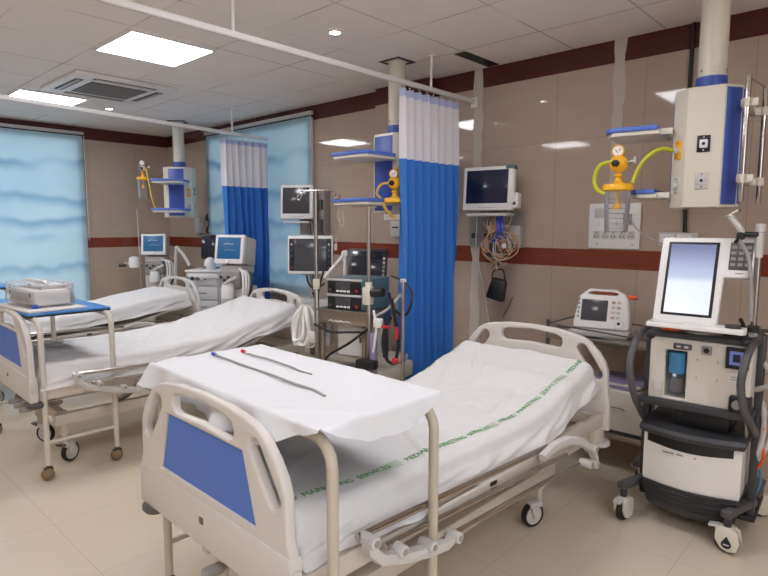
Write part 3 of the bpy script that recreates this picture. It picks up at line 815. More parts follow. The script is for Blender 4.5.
hose(s1, 'hose', [(-.955, 3.245, 1.885), (-1.0, 3.16, 1.89), (-1.06, 3.13, 1.85), (-1.095, 3.11, 1.785), (-1.115, 3.10, 1.72)], m_hose, .011, 'yellow green suction hose')
hose(s1, 'hose', [(-1.20, 3.06, 1.835), (-1.27, 3.06, 1.82), (-1.30, 3.06, 1.75), (-1.28, 3.06, 1.69), (-1.22, 3.06, 1.665)], m_hose, .011, 'yellow green suction hose')
hose(s1, 'drain_tube', [(-1.12, 3.10, 1.56), (-1.09, 3.09, 1.50), (-1.02, 3.10, 1.44), (-.93, 3.11, 1.40), (-.86, 3.13, 1.37), (-.80, 3.25, 1.30)], m_grey, .0035, 'thin grey tube')
hose(s2, 'hose', [(-2.79, 3.06, 1.80), (-2.84, 3.03, 1.79), (-2.875, 3.02, 1.73), (-2.85, 3.04, 1.69)], m_amber, .009, 'amber hose loop')
hose(s2, 'hose', [(-2.84, 3.04, 1.675), (-2.80, 3.03, 1.62), (-2.75, 3.03, 1.575), (-2.69, 3.01, 1.555)], m_amber, .011, 'amber hose')
hose(s3, 'hose', [(-6.86, 3.16, 2.16), (-6.76, 3.15, 2.14), (-6.70, 3.14, 2.0), (-6.64, 3.16, 1.75), (-6.62, 3.2, 1.66)], m_amber, .008, 'amber hose')
# black feed cable down the back wall
o = B().tube(m_black, [(-1.10, 3.955, CE-.002), (-1.105, 3.955, 2.3), (-1.095, 3.955, 1.8), (-1.085, 3.955, 1.46)], .012, 10, 4).build('power_cable'); tag(o, 'thick black cable running down the wall behind the large pendant', 'cable')

hl = thing('hanging_lead', 'thin looped lead hanging from the lower shelf of the half hidden pendant', 'lead', (-3.13, 2.90, 1.35), R(20))
B().tube(m_tan, [(0, 0, .30), (.01, -.01, .20), (-.02, 0, .10), (-.04, 0, 0)], .005, 6, 5).tube(m_lgrey, [(.0, 0, .30), (-.03, .01, .22), (.02, .0, .14), (.03, -.01, .22), (.0, 0, .29)], .004, 6, 5).build('wire', hl)
B().box(m_lgrey, (-.04, 0, -.01), (.02, .015, .05), .004).build('clip', hl)
# ---------------------------------------------------------------- wall fittings
sp = thing('power_outlet_board', 'large white wall panel with row of five sockets behind the suction jar', 'electrical panel', (-1.53, WY, 0), 0)
B().bb(m_white, -.175, .175, -.022, -.001, 1.345, 1.652, .004).build('back_plate', sp)
for k in range(5):
    x = -.115+k*.058; b = B(); b.bb(m_lgrey, x-.025, x+.025, -.027, -.02, 1.41, 1.465, .003)
    for dx, dz in ((0, .014), (-.010, -.008), (.010, -.008)): b.cyl(m_black, (x+dx, -.026, 1.437+dz), (x+dx, -.0285, 1.437+dz), .0045, n=8)
    b.build('socket', sp, 'three pin socket')
for k in range(5):
    x = -.115+k*.058; B().bb(m_white, x-.02, x+.02, -.030, -.02, 1.50, 1.535, .003).build('switch', sp)
B().bb(m_lgrey, -.135, -.06, -.026, -.02, 1.555, 1.62, .004).build('cover_plate', sp)
B().bb(m_grey, .07, .12, -.05, -.02, 1.51, 1.58, .006).build('plug', sp, 'grey plug')
for x, z in ((-.11, 1.375), (.13, 1.375)): B().cyl(m_char, (x, -.021, z), (x, -.025, z), .005, n=8).build('screw', sp)
sb = thing('socket_box', 'low grey socket box on the wall above the lit screen', 'socket box', (-1.115, WY, 0), 0)
B().bb(m_lgrey, -.115, .115, -.045, -.001, 1.375, 1.457, .004).build('housing', sb)
for x in (-.065, .035):
    b = B().bb(m_white, x-.04, x+.045, -.05, -.044, 1.39, 1.447, .003)
    for dx in (-.012, .012): b.cyl(m_black, (x+dx, -.049, 1.425), (x+dx, -.052, 1.425), .005, n=8)
    b.build('socket', sb)
gp = thing('outlet_board', 'grey wall outlet panel behind the tangle of cables', 'wall panel', (-2.46, WY, 0), 0)
B().bb(m_grey, -.25, .25, -.02, -.001, 1.33, 1.60, .004).build('back_plate', gp)
for x in (-.19, -.07): B().cyl(m_char, (x, -.02, 1.42), (x, -.055, 1.42), .022, n=16, bev=.004).build('outlet', gp, 'dark round outlet')
B().bb(m_lgrey, .12, .22, -.03, -.02, 1.36, 1.50, .004).build('cover', gp)
ws = thing('wall_socket', 'small white wall box left of the hanging suction regulator by the near curtain', 'wall box', (-3.42, WY-.08, 0), 0)
B().bb(m_lgrey, -.06, .06, -.06, -.001, 1.40, 1.54, .006).build('housing', ws)
B().bb(m_char, -.035, .035, -.064, -.059, 1.475, 1.49, .001).build('slot', ws, 'dark slot')
nt_ = thing('notice', 'small grey paper notice on the wall beside the near curtain', 'notice', (-3.50, WY-.08, 0), 0)
B().bb(m_paper, -.11, .11, -.004, -.001, 1.55, 1.72).build('sheet', nt_)
l_ = B()
for k in range(6): l_.bb(m_grey, -.09, .05+.03*((k*7) % 3-1), -.0046, -.0038, 1.575+k*.023, 1.579+k*.023)
l_.build('printed_lines', nt_)
wd = thing('wall_mount_dispenser', 'small grey dispenser on the wall below the far pendant', 'dispenser', (-6.95, WY, 0), 0)
B().bb(m_lgrey, -.06, .06, -.10, -.001, 1.40, 1.60, .015).build('housing', wd)
B().bb(m_grey, -.03, .03, -.085, -.03, 1.365, 1.405, .008).build('nozzle', wd)
hk = thing('wall_hook', 'black hook hanging on the wall beside the back blind', 'hook', (-6.78, WY, 0), 0)
B().tube(m_black, [(0, -.03, 1.56), (0, -.05, 1.60), (0, -.02, 1.63), (0, -.015, 1.50), (0, -.05, 1.44), (0, -.03, 1.40)], .012, 8, 4).build('strap', hk)
B().bb(m_black, -.02, .02, -.012, -.001, 1.585, 1.64, .003).build('wall_plate', hk)

# wall mounted monitors
def wall_monitor(label, loc, rz, w, h, z, scr, tilt, corner=None):
    t = thing('patient_monitor', label, 'patient monitor', loc, rz, 'wall mounted patient monitors')
    T = Matrix.Translation((0, -.0, z)) @ Matrix.Rotation(R(tilt), 4, 'X')
    c = B(); c.T = T
    c.box(m_white, (0, 0, 0), (w, .06, h), .012)
    c.box(m_lgrey, (0, .055, 0), (w*.9, .07, h*.86), .02)
    co = c.build('casing', t)
    s = B(); s.T = T; s.box(scr, (-.005, -.0305, .012), (w*.83, .004, h*.76), .001); s.build('screen', t, 'dark switched off screen')
    d = B(); d.T = T
    for k in range(6): d.box(m_grey, (-.06+k*.024, -.0315, -h*.44), (.012, .003, .006))
    d.build('buttons', t)
    if corner:
        k = B(); k.T = T
        k.box(m_white, (w/2+.012, .02, -h*.28), (.05, .08, h*.36), .015); k.build('side_module', t)
        k = B(); k.T = T; k.cyl(m_white, (w/2+.02, -.02, -h*.36), (w/2+.02, -.042, -h*.36), .030, n=22, bev=.004).cyl(m_char, (w/2+.02, -.04, -h*.36), (w/2+.02, -.046, -h*.36), .012, n=14)
        k.build('dial', t, 'round control dial')
        k = B(); k.T = T; k.box(m_teal, (w/2-.03, -.0, h/2-.012), (.07, .063, .03), .006); k.build('corner_lamp', t, 'grey green alarm corner')
    br = B()
    br.box(m_lgrey, (0, .03, z-h/2-.03), (w*.8, .16, .022), .004)
    br.box(m_grey, (.03, .14, z-h/2-.08), (.08, .06, .16), .006)
    br.bb(m_grey, -.02, .09, .12, .17, z-h/2-.16, z+.05, .004)
    br.build('bracket', t)
    return t
wall_monitor('white wall monitor above the tangle of cables right of the near curtain', (-2.395, 3.74, 0), R(8), .405, .325, 1.775, m_navy, -4, True)
wall_monitor('white wall monitor near the back blind, above another monitor', (-4.665, 3.73, 0), R(32), .345, .345, 1.735, m_scrgrey, -4)
mr = thing('wall_rail', 'grey upright bracket column on the wall right of the blind', 'bracket', (-4.47, WY, 0), 0)
B().bb(m_grey, -.035, .035, -.09, -.001, 1.40, 1.86, .006).build('column', mr)
B().bb(m_dgrey, -.03, .03, -.13, -.085, 1.43, 1.56, .008).build('lower_clamp', mr)
B().bb(m_dgrey, -.03, .03, -.12, -.085, 1.66, 1.76, .008).build('upper_clamp', mr)

# tangle of cables with a black pouch
cb = thing('hanging_cable_bundle', 'tangle of tan and blue monitor cables hanging under the wall monitor', 'cables', (-2.365, 3.80, 0), 0)
rr = random.Random(5)
for k in range(15):
    x0 = rr.uniform(-.17, .13); pts = [(x0, .03, 1.575)]
    zz = 1.575; cx_ = rr.uniform(-.10, .14)
    a0 = rr.uniform(0, 6); ra = rr.uniform(.05, .13); rz_ = rr.uniform(.05, .12); zc = rr.uniform(1.30, 1.40)
    pts.append((x0*.8, .0+rr.uniform(-.03, .03), 1.50))
    for q in range(7):
        a = a0+q*.95; pts.append((cx_*.5+.02+ra*math.cos(a), rr.uniform(-.05, .03), zc+rz_*math.sin(a)-q*.006))
    pts.append((rr.uniform(-.05, .08), rr.uniform(-.02, .03), rr.uniform(1.16, 1.24)))
    m = [m_tan, m_tan, m_tan, m_lgrey, m_tan, m_dgrey][k % 6]
    B().tube(m, pts, .0042, 6, 6).build('cable', cb)
for x in (.01, .045):
    B().tube(m_bluecap, [(x, .0, 1.57), (x+.03, -.03, 1.48), (x+.01, -.03, 1.41), (x-.02, -.02, 1.38)], .012, 8, 5).build('lead_block', cb, 'thick blue lead')
B().box(m_char, (-.01, 0, 1.31), (.10, .05, .12), .02, rot=(0, R(15), 0)).build('junction_block', cb, 'dark cable junction')
B().box(m_white, (.105, -.05, 1.35), (.03, .02, .035), .006).build('connector', cb, 'small white connector')
B().tube(m_lgrey, [(-.2, .04, 1.58), (-.215, .06, 1.3), (-.18, .10, 1.05), (-.13, .11, .80), (-.10, .12, .60)], .0045, 6, 8).build('cable', cb, 'long loose cable')
B().tube(m_black, [(.10, .1, .95), (.05, .12, .86), (.0, .13, .78)], .004, 6, 6).build('cable', cb)
po = thing('pouch', 'black cuff pouch hanging at the end of the cable tangle', 'pouch', (-2.34, 3.80, 1.015), R(10))
B().box(m_black, (0, 0, 0), (.15, .07, .17), .02, rot=(0, R(12), 0), taper=(.8, .8)).build('bag', po)
B().tube(m_black, [(-.05, 0, .08), (-.03, 0, .14), (.04, 0, .15), (.06, 0, .07)], .006, 6, 5).build('strap', po)
# ---------------------------------------------------------------- near ventilator on its cart
vt = thing('ventilator', 'large grey and white ventilator on wheels with glowing screen, at right', 'ventilator', (-.777, 2.88, 0), R(3.2))
# base unit
b = B()
prof = [(-.175, .10), (.275, .10), (.29, .14), (.29, .24), (-.185, .24), (-.185, .14)]
rows = []
def basering(z, f, wx0, wx1, yb):
    r = []
    for k in range(13):
        t = k/12; r.append((wx0+(wx1-wx0)*t, f-.045*math.sin(PI*t), z))
    return r+[(wx1, yb, z), (wx0, yb, z)]
b.grid(m_white, [basering(.235, .075, -.155, .262, .46), basering(.25, .07, -.158, .265, .46), basering(.475, .07, -.158, .265, .46)], closed_u=True, caps=True)
bu = b.build('base_cabinet', vt, 'white compressor cabinet', ang=30)
b = B(); b.grid(m_char, [basering(.075, .14, -.12, .225, .43), basering(.11, .10, -.14, .248, .46), basering(.236, .068, -.160, .267, .465)], closed_u=True, caps=True)
for k in range(4):
    z = .135+k*.026; b.tube(m_black, [(p[0], p[1]-.006, z) for p in basering(z, .095-.007*k, -.148, .255, .46)[:13]], .0035, 6)
b.build('lower_bumper', vt, 'ribbed charcoal lower cover', ang=30)
b = B(); pts = basering(.455, .068, -.14, .24, .3)[:13]
b.grid(m_black, [[(p[0], p[1]+.000, .432-.006*math.sin(PI*k/12)) for k, p in enumerate(pts)], [(p[0], p[1]-.006, .436-.006*math.sin(PI*k/12)) for k, p in enumerate(pts)], [(p[0], p[1]-.006, .485) for p in pts], [(p[0], p[1]+.02, .49) for p in pts]])
b.build('recess', vt, 'black recess under the tray')
b = B()
for x0, x1 in ((-.06, -.01), (.0, .085)): b.bb(m_grey, x0, x1, .026, .031, .403, .411)
b.build('faint_mark', bu)
# tray with lip, back box
b = B(); b.grid(m_char, [basering(.488, .035, -.165, .275, .40), basering(.512, .02, -.172, .285, .40), basering(.53, .03, -.168, .28, .40)], closed_u=True, caps=True)
b.build('tray', vt, 'curved charcoal tray', ang=30)
B().bb(m_black, -.035, .20, .10, .36, .535, .612, .006).bb(m_char, -.02, .0, .096, .102, .585, .597).build('battery_pack', vt, 'black battery box')
B().bb(m_char, -.195, .295, .04, .42, .632, .655, .005).bb(m_char, -.2, .3, .035, .06, .625, .662, .006).build('middle_shelf', vt)
b = B()
for x in (-.19, .295):
    b = B(); b.box(m_char, (x, .22, .56), (.032, .06, .88), .008); b.build('side_post', vt, 'charcoal side post')
for s, x in ((-1, -.19), (1, .30)):
    B().tube(m_dgrey, [(x, .20, .985), (x+s*.005, .10, .985), (x+s*.01, .0, .94), (x+s*.02, -.05, .86), (x+s*.01, -.06, .76), (x, -.01, .66), (x, .06, .60), (x, .16, .52)] if s < 0 else
             [(x-.02, .20, .985), (x-.02, .08, .985), (x-.03, .0, .95), (x-.04, -.05, .88), (x-.045, -.05, .80), (x-.03, -.03, .70), (x-.01, .02, .63), (x, .16, .54)], .017, 10, 6).build('push_handle', vt, 'curved grey push handle')
# breathing unit body
b = B()
b.plate(m_ivory2, [(-.15, .658), (.28, .658), (.28, .95), (.265, .962), (-.125, .968), (-.15, .945)], [[(-.078, .675), (.015, .675), (.015, .905), (-.078, .905)]], .20, Matrix.Translation((.0, .16, 0)), .008)
b.bb(m_ivory2, -.132, .282, .24, .44, .66, .955, .01)
bo = b.build('breathing_unit', vt, 'cream pneumatic unit')
B().bb(m_lgrey, -.075, .012, .18, .2, .678, .9).build('filter_bay', bo)
b = B(); b.lathe(m_vblue, (-.03, .085, 0), [(0, .79), (.034, .79), (.037, .80), (.037, .89), (.03, .895), (0, .895)], 24)
b.lathe(m_char, (-.03, .085, 0), [(0, .775), (.036, .776), (.039, .785), (.037, .795)], 24).cyl(m_vblue, (-.03, .06, .79), (-.03, .04, .79), .012, n=14).cyl(m_white, (-.03, .041, .79), (-.03, .038, .79), .007, n=12)
b.build('filter_canister', bo, 'blue exhalation filter canister')
B().lathe(m_clear, (-.03, .09, 0), [(0, .69), (.03, .69), (.033, .70), (.033, .775)], 24).build('water_cup', bo, 'clear condensate cup')
B().tube(m_char, [(-.07, .075, .82), (-.074, .07, .87), (-.068, .07, .895)], .006, 8, 4).build('clip', bo)
B().bb(m_dgrey, -.045, .035, .05, .062, .915, .943, .004).bb(m_lgrey, -.03, -.012, .048, .052, .924, .934).bb(m_lgrey, .003, .021, .048, .052, .924, .934).build('indicator_strip', bo)
B().bb(m_grey, .075, .118, .05, .062, .903, .945, .005).cyl(m_black, (.097, .052, .925), (.097, .045, .925), .012, n=14).build('port', bo)
B().bb(m_black, .175, .268, .045, .062, .855, .955, .006).build('status_display', bo, 'small black framed status display')
B().bb(m_smallscr, .192, .252, .042, .047, .875, .938).bb(m_navy, .205, .235, .041, .0425, .89, .925).build('status_screen', bo, 'small lit blue screen')
B().bb(m_paper, .19, .245, .0565, .0605, .79, .838).bb(m_grey, .2, .235, .056, .0568, .815, .82).bb(m_grey, .2, .23, .056, .0568, .803, .808).build('sticker', bo, 'white paper sticker')
B().bb(m_lgrey, -.125, -.085, .05, .062, .69, .75, .004).build('side_door', bo)
B().bb(m_black, .20, .287, .03, .10, .66, .735, .01).cyl(m_grey, (.235, .04, .70), (.235, .01, .70), .02, n=16, bev=.003).build('corner_port', bo, 'dark corner socket')
sc = B()
for x, z in ((.06, .875), (.145, .875), (.06, .79), (.145, .79)): sc.cyl(m_grey, (x, .058, z), (x, .055, z), .0035, n=8)
sc.build('screw_set', bo)
B().bb(m_char, -.17, .30, .045, .44, .966, .995, .01).build('top_plate', vt, 'charcoal top plate')
B().lathe(m_grey, (.06, .14, .995), [(.0, 0), (.09, 0), (.095, .01), (.08, .025), (0, .028)], 28).cyl(m_grey, (.06, .2, 1.0), (.06, .2, 1.06), .05, n=24).build('swivel', vt, 'grey swivel under the screen')
for x, mm, nm in ((-.10, m_orange, 'orange tip'), (.16, m_black, 'dark bits')):
    B().tube(mm, [(x, .07, 1.003), (x+.05, .06, 1.005), (x+.08, .09, 1.003)], .006, 6, 4).build('loose_lead', vt, nm)
# tilted display
TD = Matrix.Translation((0, .02, 1.052)) @ Matrix.Rotation(R(-17), 4, 'X')
gd = B(); gd.T = TD
gd.plate(m_white, [(-.138, .0), (.135, .0), (.14, .225), (.252, .225), (.252, .405), (.245, .412), (-.132, .412), (-.138, .405)], [], .045, Matrix.Translation((0, .022, 0)), .008)
gd.box(m_lgrey, (.0, .065, .2), (.25, .05, .33), .02)
gdo = gd.build('display', vt, 'white tilted display housing')
g = B(); g.T = TD; g.plate(m_black, [(-.105, .03), (.112, .03), (.112, .388), (-.105, .388)], [], .006, Matrix.Translation((0, -.0005, 0)), .002); g.build('screen_bezel', gdo, 'black screen surround')
g = B(); g.T = Matrix.Identity(4); g.bb(m_lit, -.092, .099, -.0045, -.003, .042, .376)
so = g.build('lit_screen', gdo, 'glowing white and violet screen'); so.matrix_parent_inverse = Matrix.Identity(4); so.location = TD.translation; so.rotation_euler = (R(-17), 0, 0)
g = B(); g.T = TD; g.box(m_dgrey, (.200, -.001, .325), (.09, .006, .13), .004)
for j in range(4):
    for i in range(3): g.box(m_grey, (.171+i*.029, -.0045, .285+j*.027), (.02, .002, .014), .001)
g.build('keypad', gdo, 'grey keypad'); 
g = B(); g.T = TD; g.box(m_grey, (.2, -.001, .245), (.03, .003, .005)); g.build('mark', gdo)
ld = B(); ld.plate(m_white, [(-.145, -.055), (.25, -.055), (.26, -.03), (.25, .06), (-.145, .06)], [], .024, Matrix.Translation((0, 0, 1.040)), .006, plane='xy')
lo_ = ld.build('display_ledge', vt, 'white ledge with control knob')
B().bb(m_grey, -.135, .02, -.045, -.03, 1.047, 1.052, .001).bb(m_lgrey, .03, .13, -.045, -.03, 1.047, 1.052, .001).build('key_strip', lo_)
B().bb(m_bluecap, .16, .25, -.04, .03, 1.047, 1.0495, .001).cyl(m_char, (.205, -.008, 1.048), (.205, -.008, 1.066), .032, n=28, bev=.004).cyl(m_dgrey, (.205, -.008, 1.066), (.205, -.008, 1.068), .02, n=20).build('knob', lo_, 'dark round knob')
# pole, clamps and arm at the right
B().cyl(m_steel, (.265, .13, .50), (.265, .13, 1.48), .0125, n=14).lathe(m_lgrey, (.265, .13, 1.475), [(0, 0), (.021, 0), (.021, .03), (.015, .036), (0, .036)], 18).cyl(m_lgrey, (.265, .13, 1.36), (.265, .13, 1.47), .017, n=14).cyl(m_lgrey, (.265, .13, 1.0), (.265, .13, 1.05), .018, n=14).build('support_pole', vt, 'steel pole')
b = B(); b.cyl(m_black, (.275, .13, 1.46), (.19, .10, 1.465), .012, n=12).box(m_black, (.195, .10, 1.455), (.03, .05, .035), .008).cyl(m_black, (.19, .10, 1.45), (.185, .05, 1.43), .008, n=10)
b.tube(m_lgrey, [(.20, .10, 1.47), (.185, .09, 1.50), (.15, .08, 1.545)], .014, 10, 4)
b.tube(m_steel, [(.20, .09, 1.50), (.16, .07, 1.545), (.11, .05, 1.53)], .004, 6, 4).tube(m_steel, [(.15, .08, 1.545), (.19, .06, 1.57)], .009, 8)
b.build('flexible_arm', vt, 'jointed arm with black clamp')
B().box(m_black, (.27, .10, 1.04), (.05, .04, .03), .006).cyl(m_black, (.245, .07, 1.03), (.225, .03, 1.09), .008, n=8).cyl(m_black, (.25, .06, 1.02), (.24, .02, .98), .007, n=8).box(m_black, (.235, .05, 1.03), (.03, .03, .05), .006).build('pole_clamp', vt, 'black pole clamp')
B().tube(m_grey, [(.19, .08, 1.44), (.235, .07, 1.36), (.255, .07, 1.2), (.26, .07, 1.08)], .009, 8, 6).build('hose', vt, 'grey sensor hose')
# feet
def vcaster(x, y, rot, logo):
    c = B(); T = Matrix.Translation((x, y, 0)) @ Matrix.Rotation(rot, 4, 'Z'); c.T = T
    c.cyl(m_char, (0, 0, .125), (0, 0, .19), .017, n=14)
    out = [(-.045, .115), (.02, .125), (.048, .11), (.056, .06), (.042, .02), (.01, .012), (-.02, .022), (-.045, .06)]
    for s in (-1, 1): c.plate(m_ivory, out, [], .016, Matrix.Translation((0, s*.023, 0)), .005)
    c.box(m_ivory, (.0, 0, .112), (.07, .05, .022), .008); c.box(m_lgrey, (-.055, 0, .115), (.045, .04, .012), .004, rot=(0, R(-12), 0))
    o = c.build('caster', vt, 'cream twin caster')
    w = B(); w.T = T @ Matrix.Translation((.0, 0, .0535)) @ Matrix.Rotation(PI/2, 4, 'X')
    w.lathe(m_rubber, (0, 0, 0), [(0, -.014), (.05, -.014), (.0535, -.008), (.0535, .008), (.05, .014), (0, .014)], 28)
    w.build('wheel', o)
    if logo:
        l = B(); l.T = T
        drop = [(0, .088)]+[(.021*math.cos(R(a)), .048+.021*math.sin(R(a))*.9) for a in range(25, -206, -15)]
        l.plate(m_navy, drop, [], .002, Matrix.Translation((.004, -.0325, 0)))
        l.bb(m_lgrey, -.008, .016, -.0345, -.0335, .044, .050)
        l.build('drop_emblem', o, 'dark blue drop emblem')
for x, y, rot, lg in ((-.232, .03, R(80), False), (.232, .03, R(-3), True), (-.26, .52, R(30), False), (.30, .52, R(40), False)):
    vcaster(x, y, rot, lg)
    s = 1 if x > 0 else -1
    B().box(m_dgrey, (x+(.03 if y < .2 else .0), (y+(.24 if y < .2 else .36))/2-.01, .185), (.045, abs(y-.24)+.05 if y < .2 else .2, .036), .008, rot=(0, 0, R(-18) if y < .2 else 0)).build('foot_arm', vt, 'dark grey foot')
B().bb(m_black, -.2, .32, .18, .5, .10, .13, .01).build('underframe', vt)
# breathing tubes at the right edge
for k, (pts, m, r) in enumerate(((
    [(.27, .30, .92), (.36, .20, .86), (.40, .16, .80), (.34, .18, .75), (.29, .28, .72)], m_lgrey, .013),
    ([(.30, .35, .98), (.40, .25, .98), (.44, .22, .90), (.38, .2, .84)], m_lgrey, .013),
    ([(.30, .40, .70), (.36, .22, .66), (.37, .2, .56), (.36, .2, .46), (.33, .22, .36)], m_lgrey, .013),
    ([(.33, .38, .62), (.40, .24, .58), (.385, .22, .48), (.36, .22, .40)], m_lgrey, .013),
    ([(.32, .3, .62), (.37, .2, .585), (.365, .2, .50), (.38, .2, .42), (.34, .22, .33)], m_orange, .006),
    ([(.33, .35, .40), (.37, .24, .3), (.35, .25, .22), (.33, .3, .16)], m_vblue, .006))):
    B().tube(m, [(p[0]-.045, p[1], p[2]) for p in pts], r, 10, 8).build('breathing_tube', vt, {m_lgrey: 'white corrugated tube', m_orange: 'orange red tube', m_vblue: 'green blue tube'}[m])

# ---------------------------------------------------------------- steel trolley with defibrillator
tr = thing('trolley', 'steel trolley behind the near headboard carrying the white defibrillator', 'trolley', (-1.38, 3.62, 0), 0)
for x in (-.33, .33):
    for y in (-.22, .22):
        B().cyl(m_dgrey, (x, y, .10), (x, y, .90 if x < 0 else .86), .0125, n=12).cyl(m_char, (x, y, 0), (x, y, .1), .022, n=12, bev=.006).build('post', tr)
for z, h in ((.795, 'top_shelf'), (.235, 'lower_shelf')):
    B().bb(m_steel, -.34, .34, -.235, .235, z, z+.014, .003).bb(m_steel, -.34, .34, -.238, -.228, z-.012, z+.02, .002).build(h, tr)
for y in (-.22, .22): B().tube(m_dgrey, [(-.33, y, .875), (.33, y, .845)], .005, 8).build('guard_rail', tr)
B().tube(m_dgrey, [(-.33, -.22, .875), (-.33, .22, .875)], .005, 8).build('guard_rail', tr)
df = thing('defibrillator', 'white defibrillator monitor with orange handle on the steel trolley', 'defibrillator', (-1.435, 3.57, .810), R(10)); df.scale = (1.0, 1.0, 1.0)
b = B(); b.box(m_lgrey, (.0, .03, .02), (.36, .30, .035), .012).build('stand', df)
TF = Matrix.Translation((0, -.03, .045)) @ Matrix.Rotation(R(-14), 4, 'X')
c = B(); c.T = TF
o_ = [(-.165, 0), (.165, 0), (.172, .03), (.15, .20), (.12, .235), (.06, .255), (-.06, .255), (-.11, .238), (-.145, .205), (-.172, .03)]
c.plate(m_white, o_, [slot((-.075, .228), (.075, .228), .012)], .10, Matrix.Translation((0, .05, 0)), .014)
c.box(m_white, (0, .13, .10), (.29, .10, .19), .02)
co = c.build('casing', df)
s = B(); s.T = TF; s.box(m_scrgrey, (-.045, -.001, .115), (.16, .004, .135), .002); s.build('screen', co, 'dark grey screen')
s = B(); s.T = TF
for j in range(4):
    for i in range(2): s.box(m_lgrey if (i+j) % 3 else m_tan, (.068+i*.032, -.002, .075+j*.032), (.022, .006, .016), .002)
s.build('keypad', co); s = B(); s.T = TF
for j in range(5): s.box(m_grey, (-.142, -.002, .07+j*.028), (.012, .005, .016), .002)
s.build('soft_keys', co)
s = B(); s.T = TF; s.lathe(m_white, (0, 0, 0), [(0, -.008), (.028, -.008), (.032, 0), (.032, .01)], 24, Matrix.Translation((.108, -.0, .04)) @ Matrix.Rotation(PI/2, 4, 'X') @ Matrix.Rotation(PI, 4, 'Y')); s.cyl(m_char, (.108, -.012, .04), (.108, -.004, .04), .010, n=14); s.build('selector_dial', co, 'round selector dial')
s = B(); s.T = TF; s.box(m_orange, (.0, .08, .245), (.15, .035, .026), .009).box(m_orange, (.155, .09, .222), (.07, .04, .024), .008); s.build('paddle_handle', df, 'orange paddle handles')
B().tube(m_grey, [(.15, -.01, .05), (.20, -.02, .02), (.12, -.09, .0), (.0, -.10, .005), (.17, -.13, .0), (.24, -.06, .01)], .004, 6, 6).build('lead_wire', df, 'thin grey lead')
B().tube(m_black, [(-.13, .0, .05), (-.2, -.02, .03), (-.27, -.03, .035)], .004, 6, 5).build('lead_wire', df, 'thin black lead')
cx_ = thing('suction_machine', 'cream round ended machine on the lower trolley shelf behind the near headboard', 'machine', (-1.24, 3.60, .25), 0)
B().plate(m_ivory2, [(-.30, 0), (.10, 0)]+[(.11+.05*math.cos(R(a)), .05+.05*math.sin(R(a))) for a in (-60, -30, 0)]+[(.165, .20)]+[(.09+.07*math.cos(R(a)), .20+.07*math.sin(R(a))) for a in (20, 45, 70, 90)]+[(-.30, .27)], [], .36, Matrix.Translation((0, 0, 0)), .02).build('casing', cx_)
B().bb(m_char, -.28, .12, -.184, -.178, .0, .018).build('base_trim', cx_)
B().tube(m_grey, [(-.05, -.19, .16), (.02, -.22, .17), (.03, -.19, .155)], .005, 6, 4).build('latch', cx_)
for k in range(3):
    f = B().box(m_purple if k % 2 == 0 else m_paper, (0, 0, .007), (.30, .24, .013), .002).build('folder'); f.location = (-1.30+.012*k, 3.56+.01*k, .521+.0145*k); f.rotation_euler = (0, 0, R(-6+5*k))
    tag(f, ['lowest purple grey folder stacked on the cream machine', 'white paper folder in the middle of the stack on the cream machine', 'topmost purple grey folder on the cream machine'][k], 'folder', 'folders on the cream machine')

# ---------------------------------------------------------------- pump cart between the beds
pc = thing('equipment_cart', 'steel cart with two drip poles between the two nearer beds', 'equipment cart', (-2.88, 2.80, 0), R(14))
B().bb(m_steel, -.19, .20, -.18, .18, .825, .915, .006).build('drawer_housing', pc, 'brushed steel drawer box')
lg = B()
lg.tube(m_white, [(-.10, -.1822, .845), (-.08, -.1822, .856), (-.06, -.1822, .845), (-.04, -.1822, .853), (-.02, -.1822, .845), (.0, -.1822, .856), (.02, -.1822, .846), (.05, -.1822, .852), (.08, -.1822, .848)], .0035, 6, 4)
lg.build('white_script_mark', pc)
B().bb(m_steel, -.21, .215, -.19, .19, .915, .928, .003).build('top_shelf', pc)
for x, zt in ((-.205, 1.735), (.215, 1.62)):
    p = B().cyl(m_steel, (x, -.17, .28), (x, -.17, zt), .0125, n=14).cyl(m_steel, (x, -.17, .45), (x, -.17, 1.06), .018, n=16, bev=.004).cyl(m_ivory, (x, -.17, 1.06), (x, -.17, 1.13), .024, n=16, bev=.006).build('drip_pole', pc)
    if x < 0:
        B().tube(m_chrome, [(x-.13, -.19, zt-.03), (x-.14, -.19, zt-.05), (x-.12, -.19, zt-.06), (x-.10, -.19, zt-.02), (x-.10, -.17, zt), (x+.14, -.17, zt-.005), (x+.16, -.17, zt-.05), (x+.19, -.17, zt-.06), (x+.20, -.17, zt-.03)], .005, 8, 4).build('hook', p)
    else:
        B().tube(m_chrome, [(x-.13, -.17, zt), (x+.06, -.17, zt)], .006, 8).build('hook', p)
        B().box(m_ivory, (x, -.18, 1.04), (.06, .06, .12), .01).cyl(m_black, (x+.03, -.18, 1.06), (x+.12, -.19, 1.07), .03, n=16, bev=.005).build('clamp', p, 'cream clamp with black knob')
for (x, y) in ((-.17, -.15), (.17, -.15), (-.17, .15), (.17, .15)): B().box(m_steel, (x, y, .67), (.03, .03, .30), .004).build('upright', pc)
B().bb(m_ivory2, -.30, .33, -.24, .28, .42, .53, .02).build('base_deck', pc, 'cream base deck')
B().bb(m_ivory2, -.22, .30, -.05, .26, .531, .585, .02).build('base_block', pc, 'cream block on the base')
B().tube(m_char, [(-.20, -.28, .55), (.0, -.285, .565), (.28, -.24, .585)], .018, 8).box(m_black, (.24, -.24, .595), (.14, .07, .06), .01).build('foot_pedal', pc, 'black pedal and bar')
for x in (-.25, .28):
    for y in (-.20, .24):
        B().cyl(m_char, (x, y, .08), (x, y, .43), .02, n=12).cyl(m_rubber, (x-.02, y, .05), (x+.02, y, .05), .05, n=20, bev=.008).build('caster', pc)
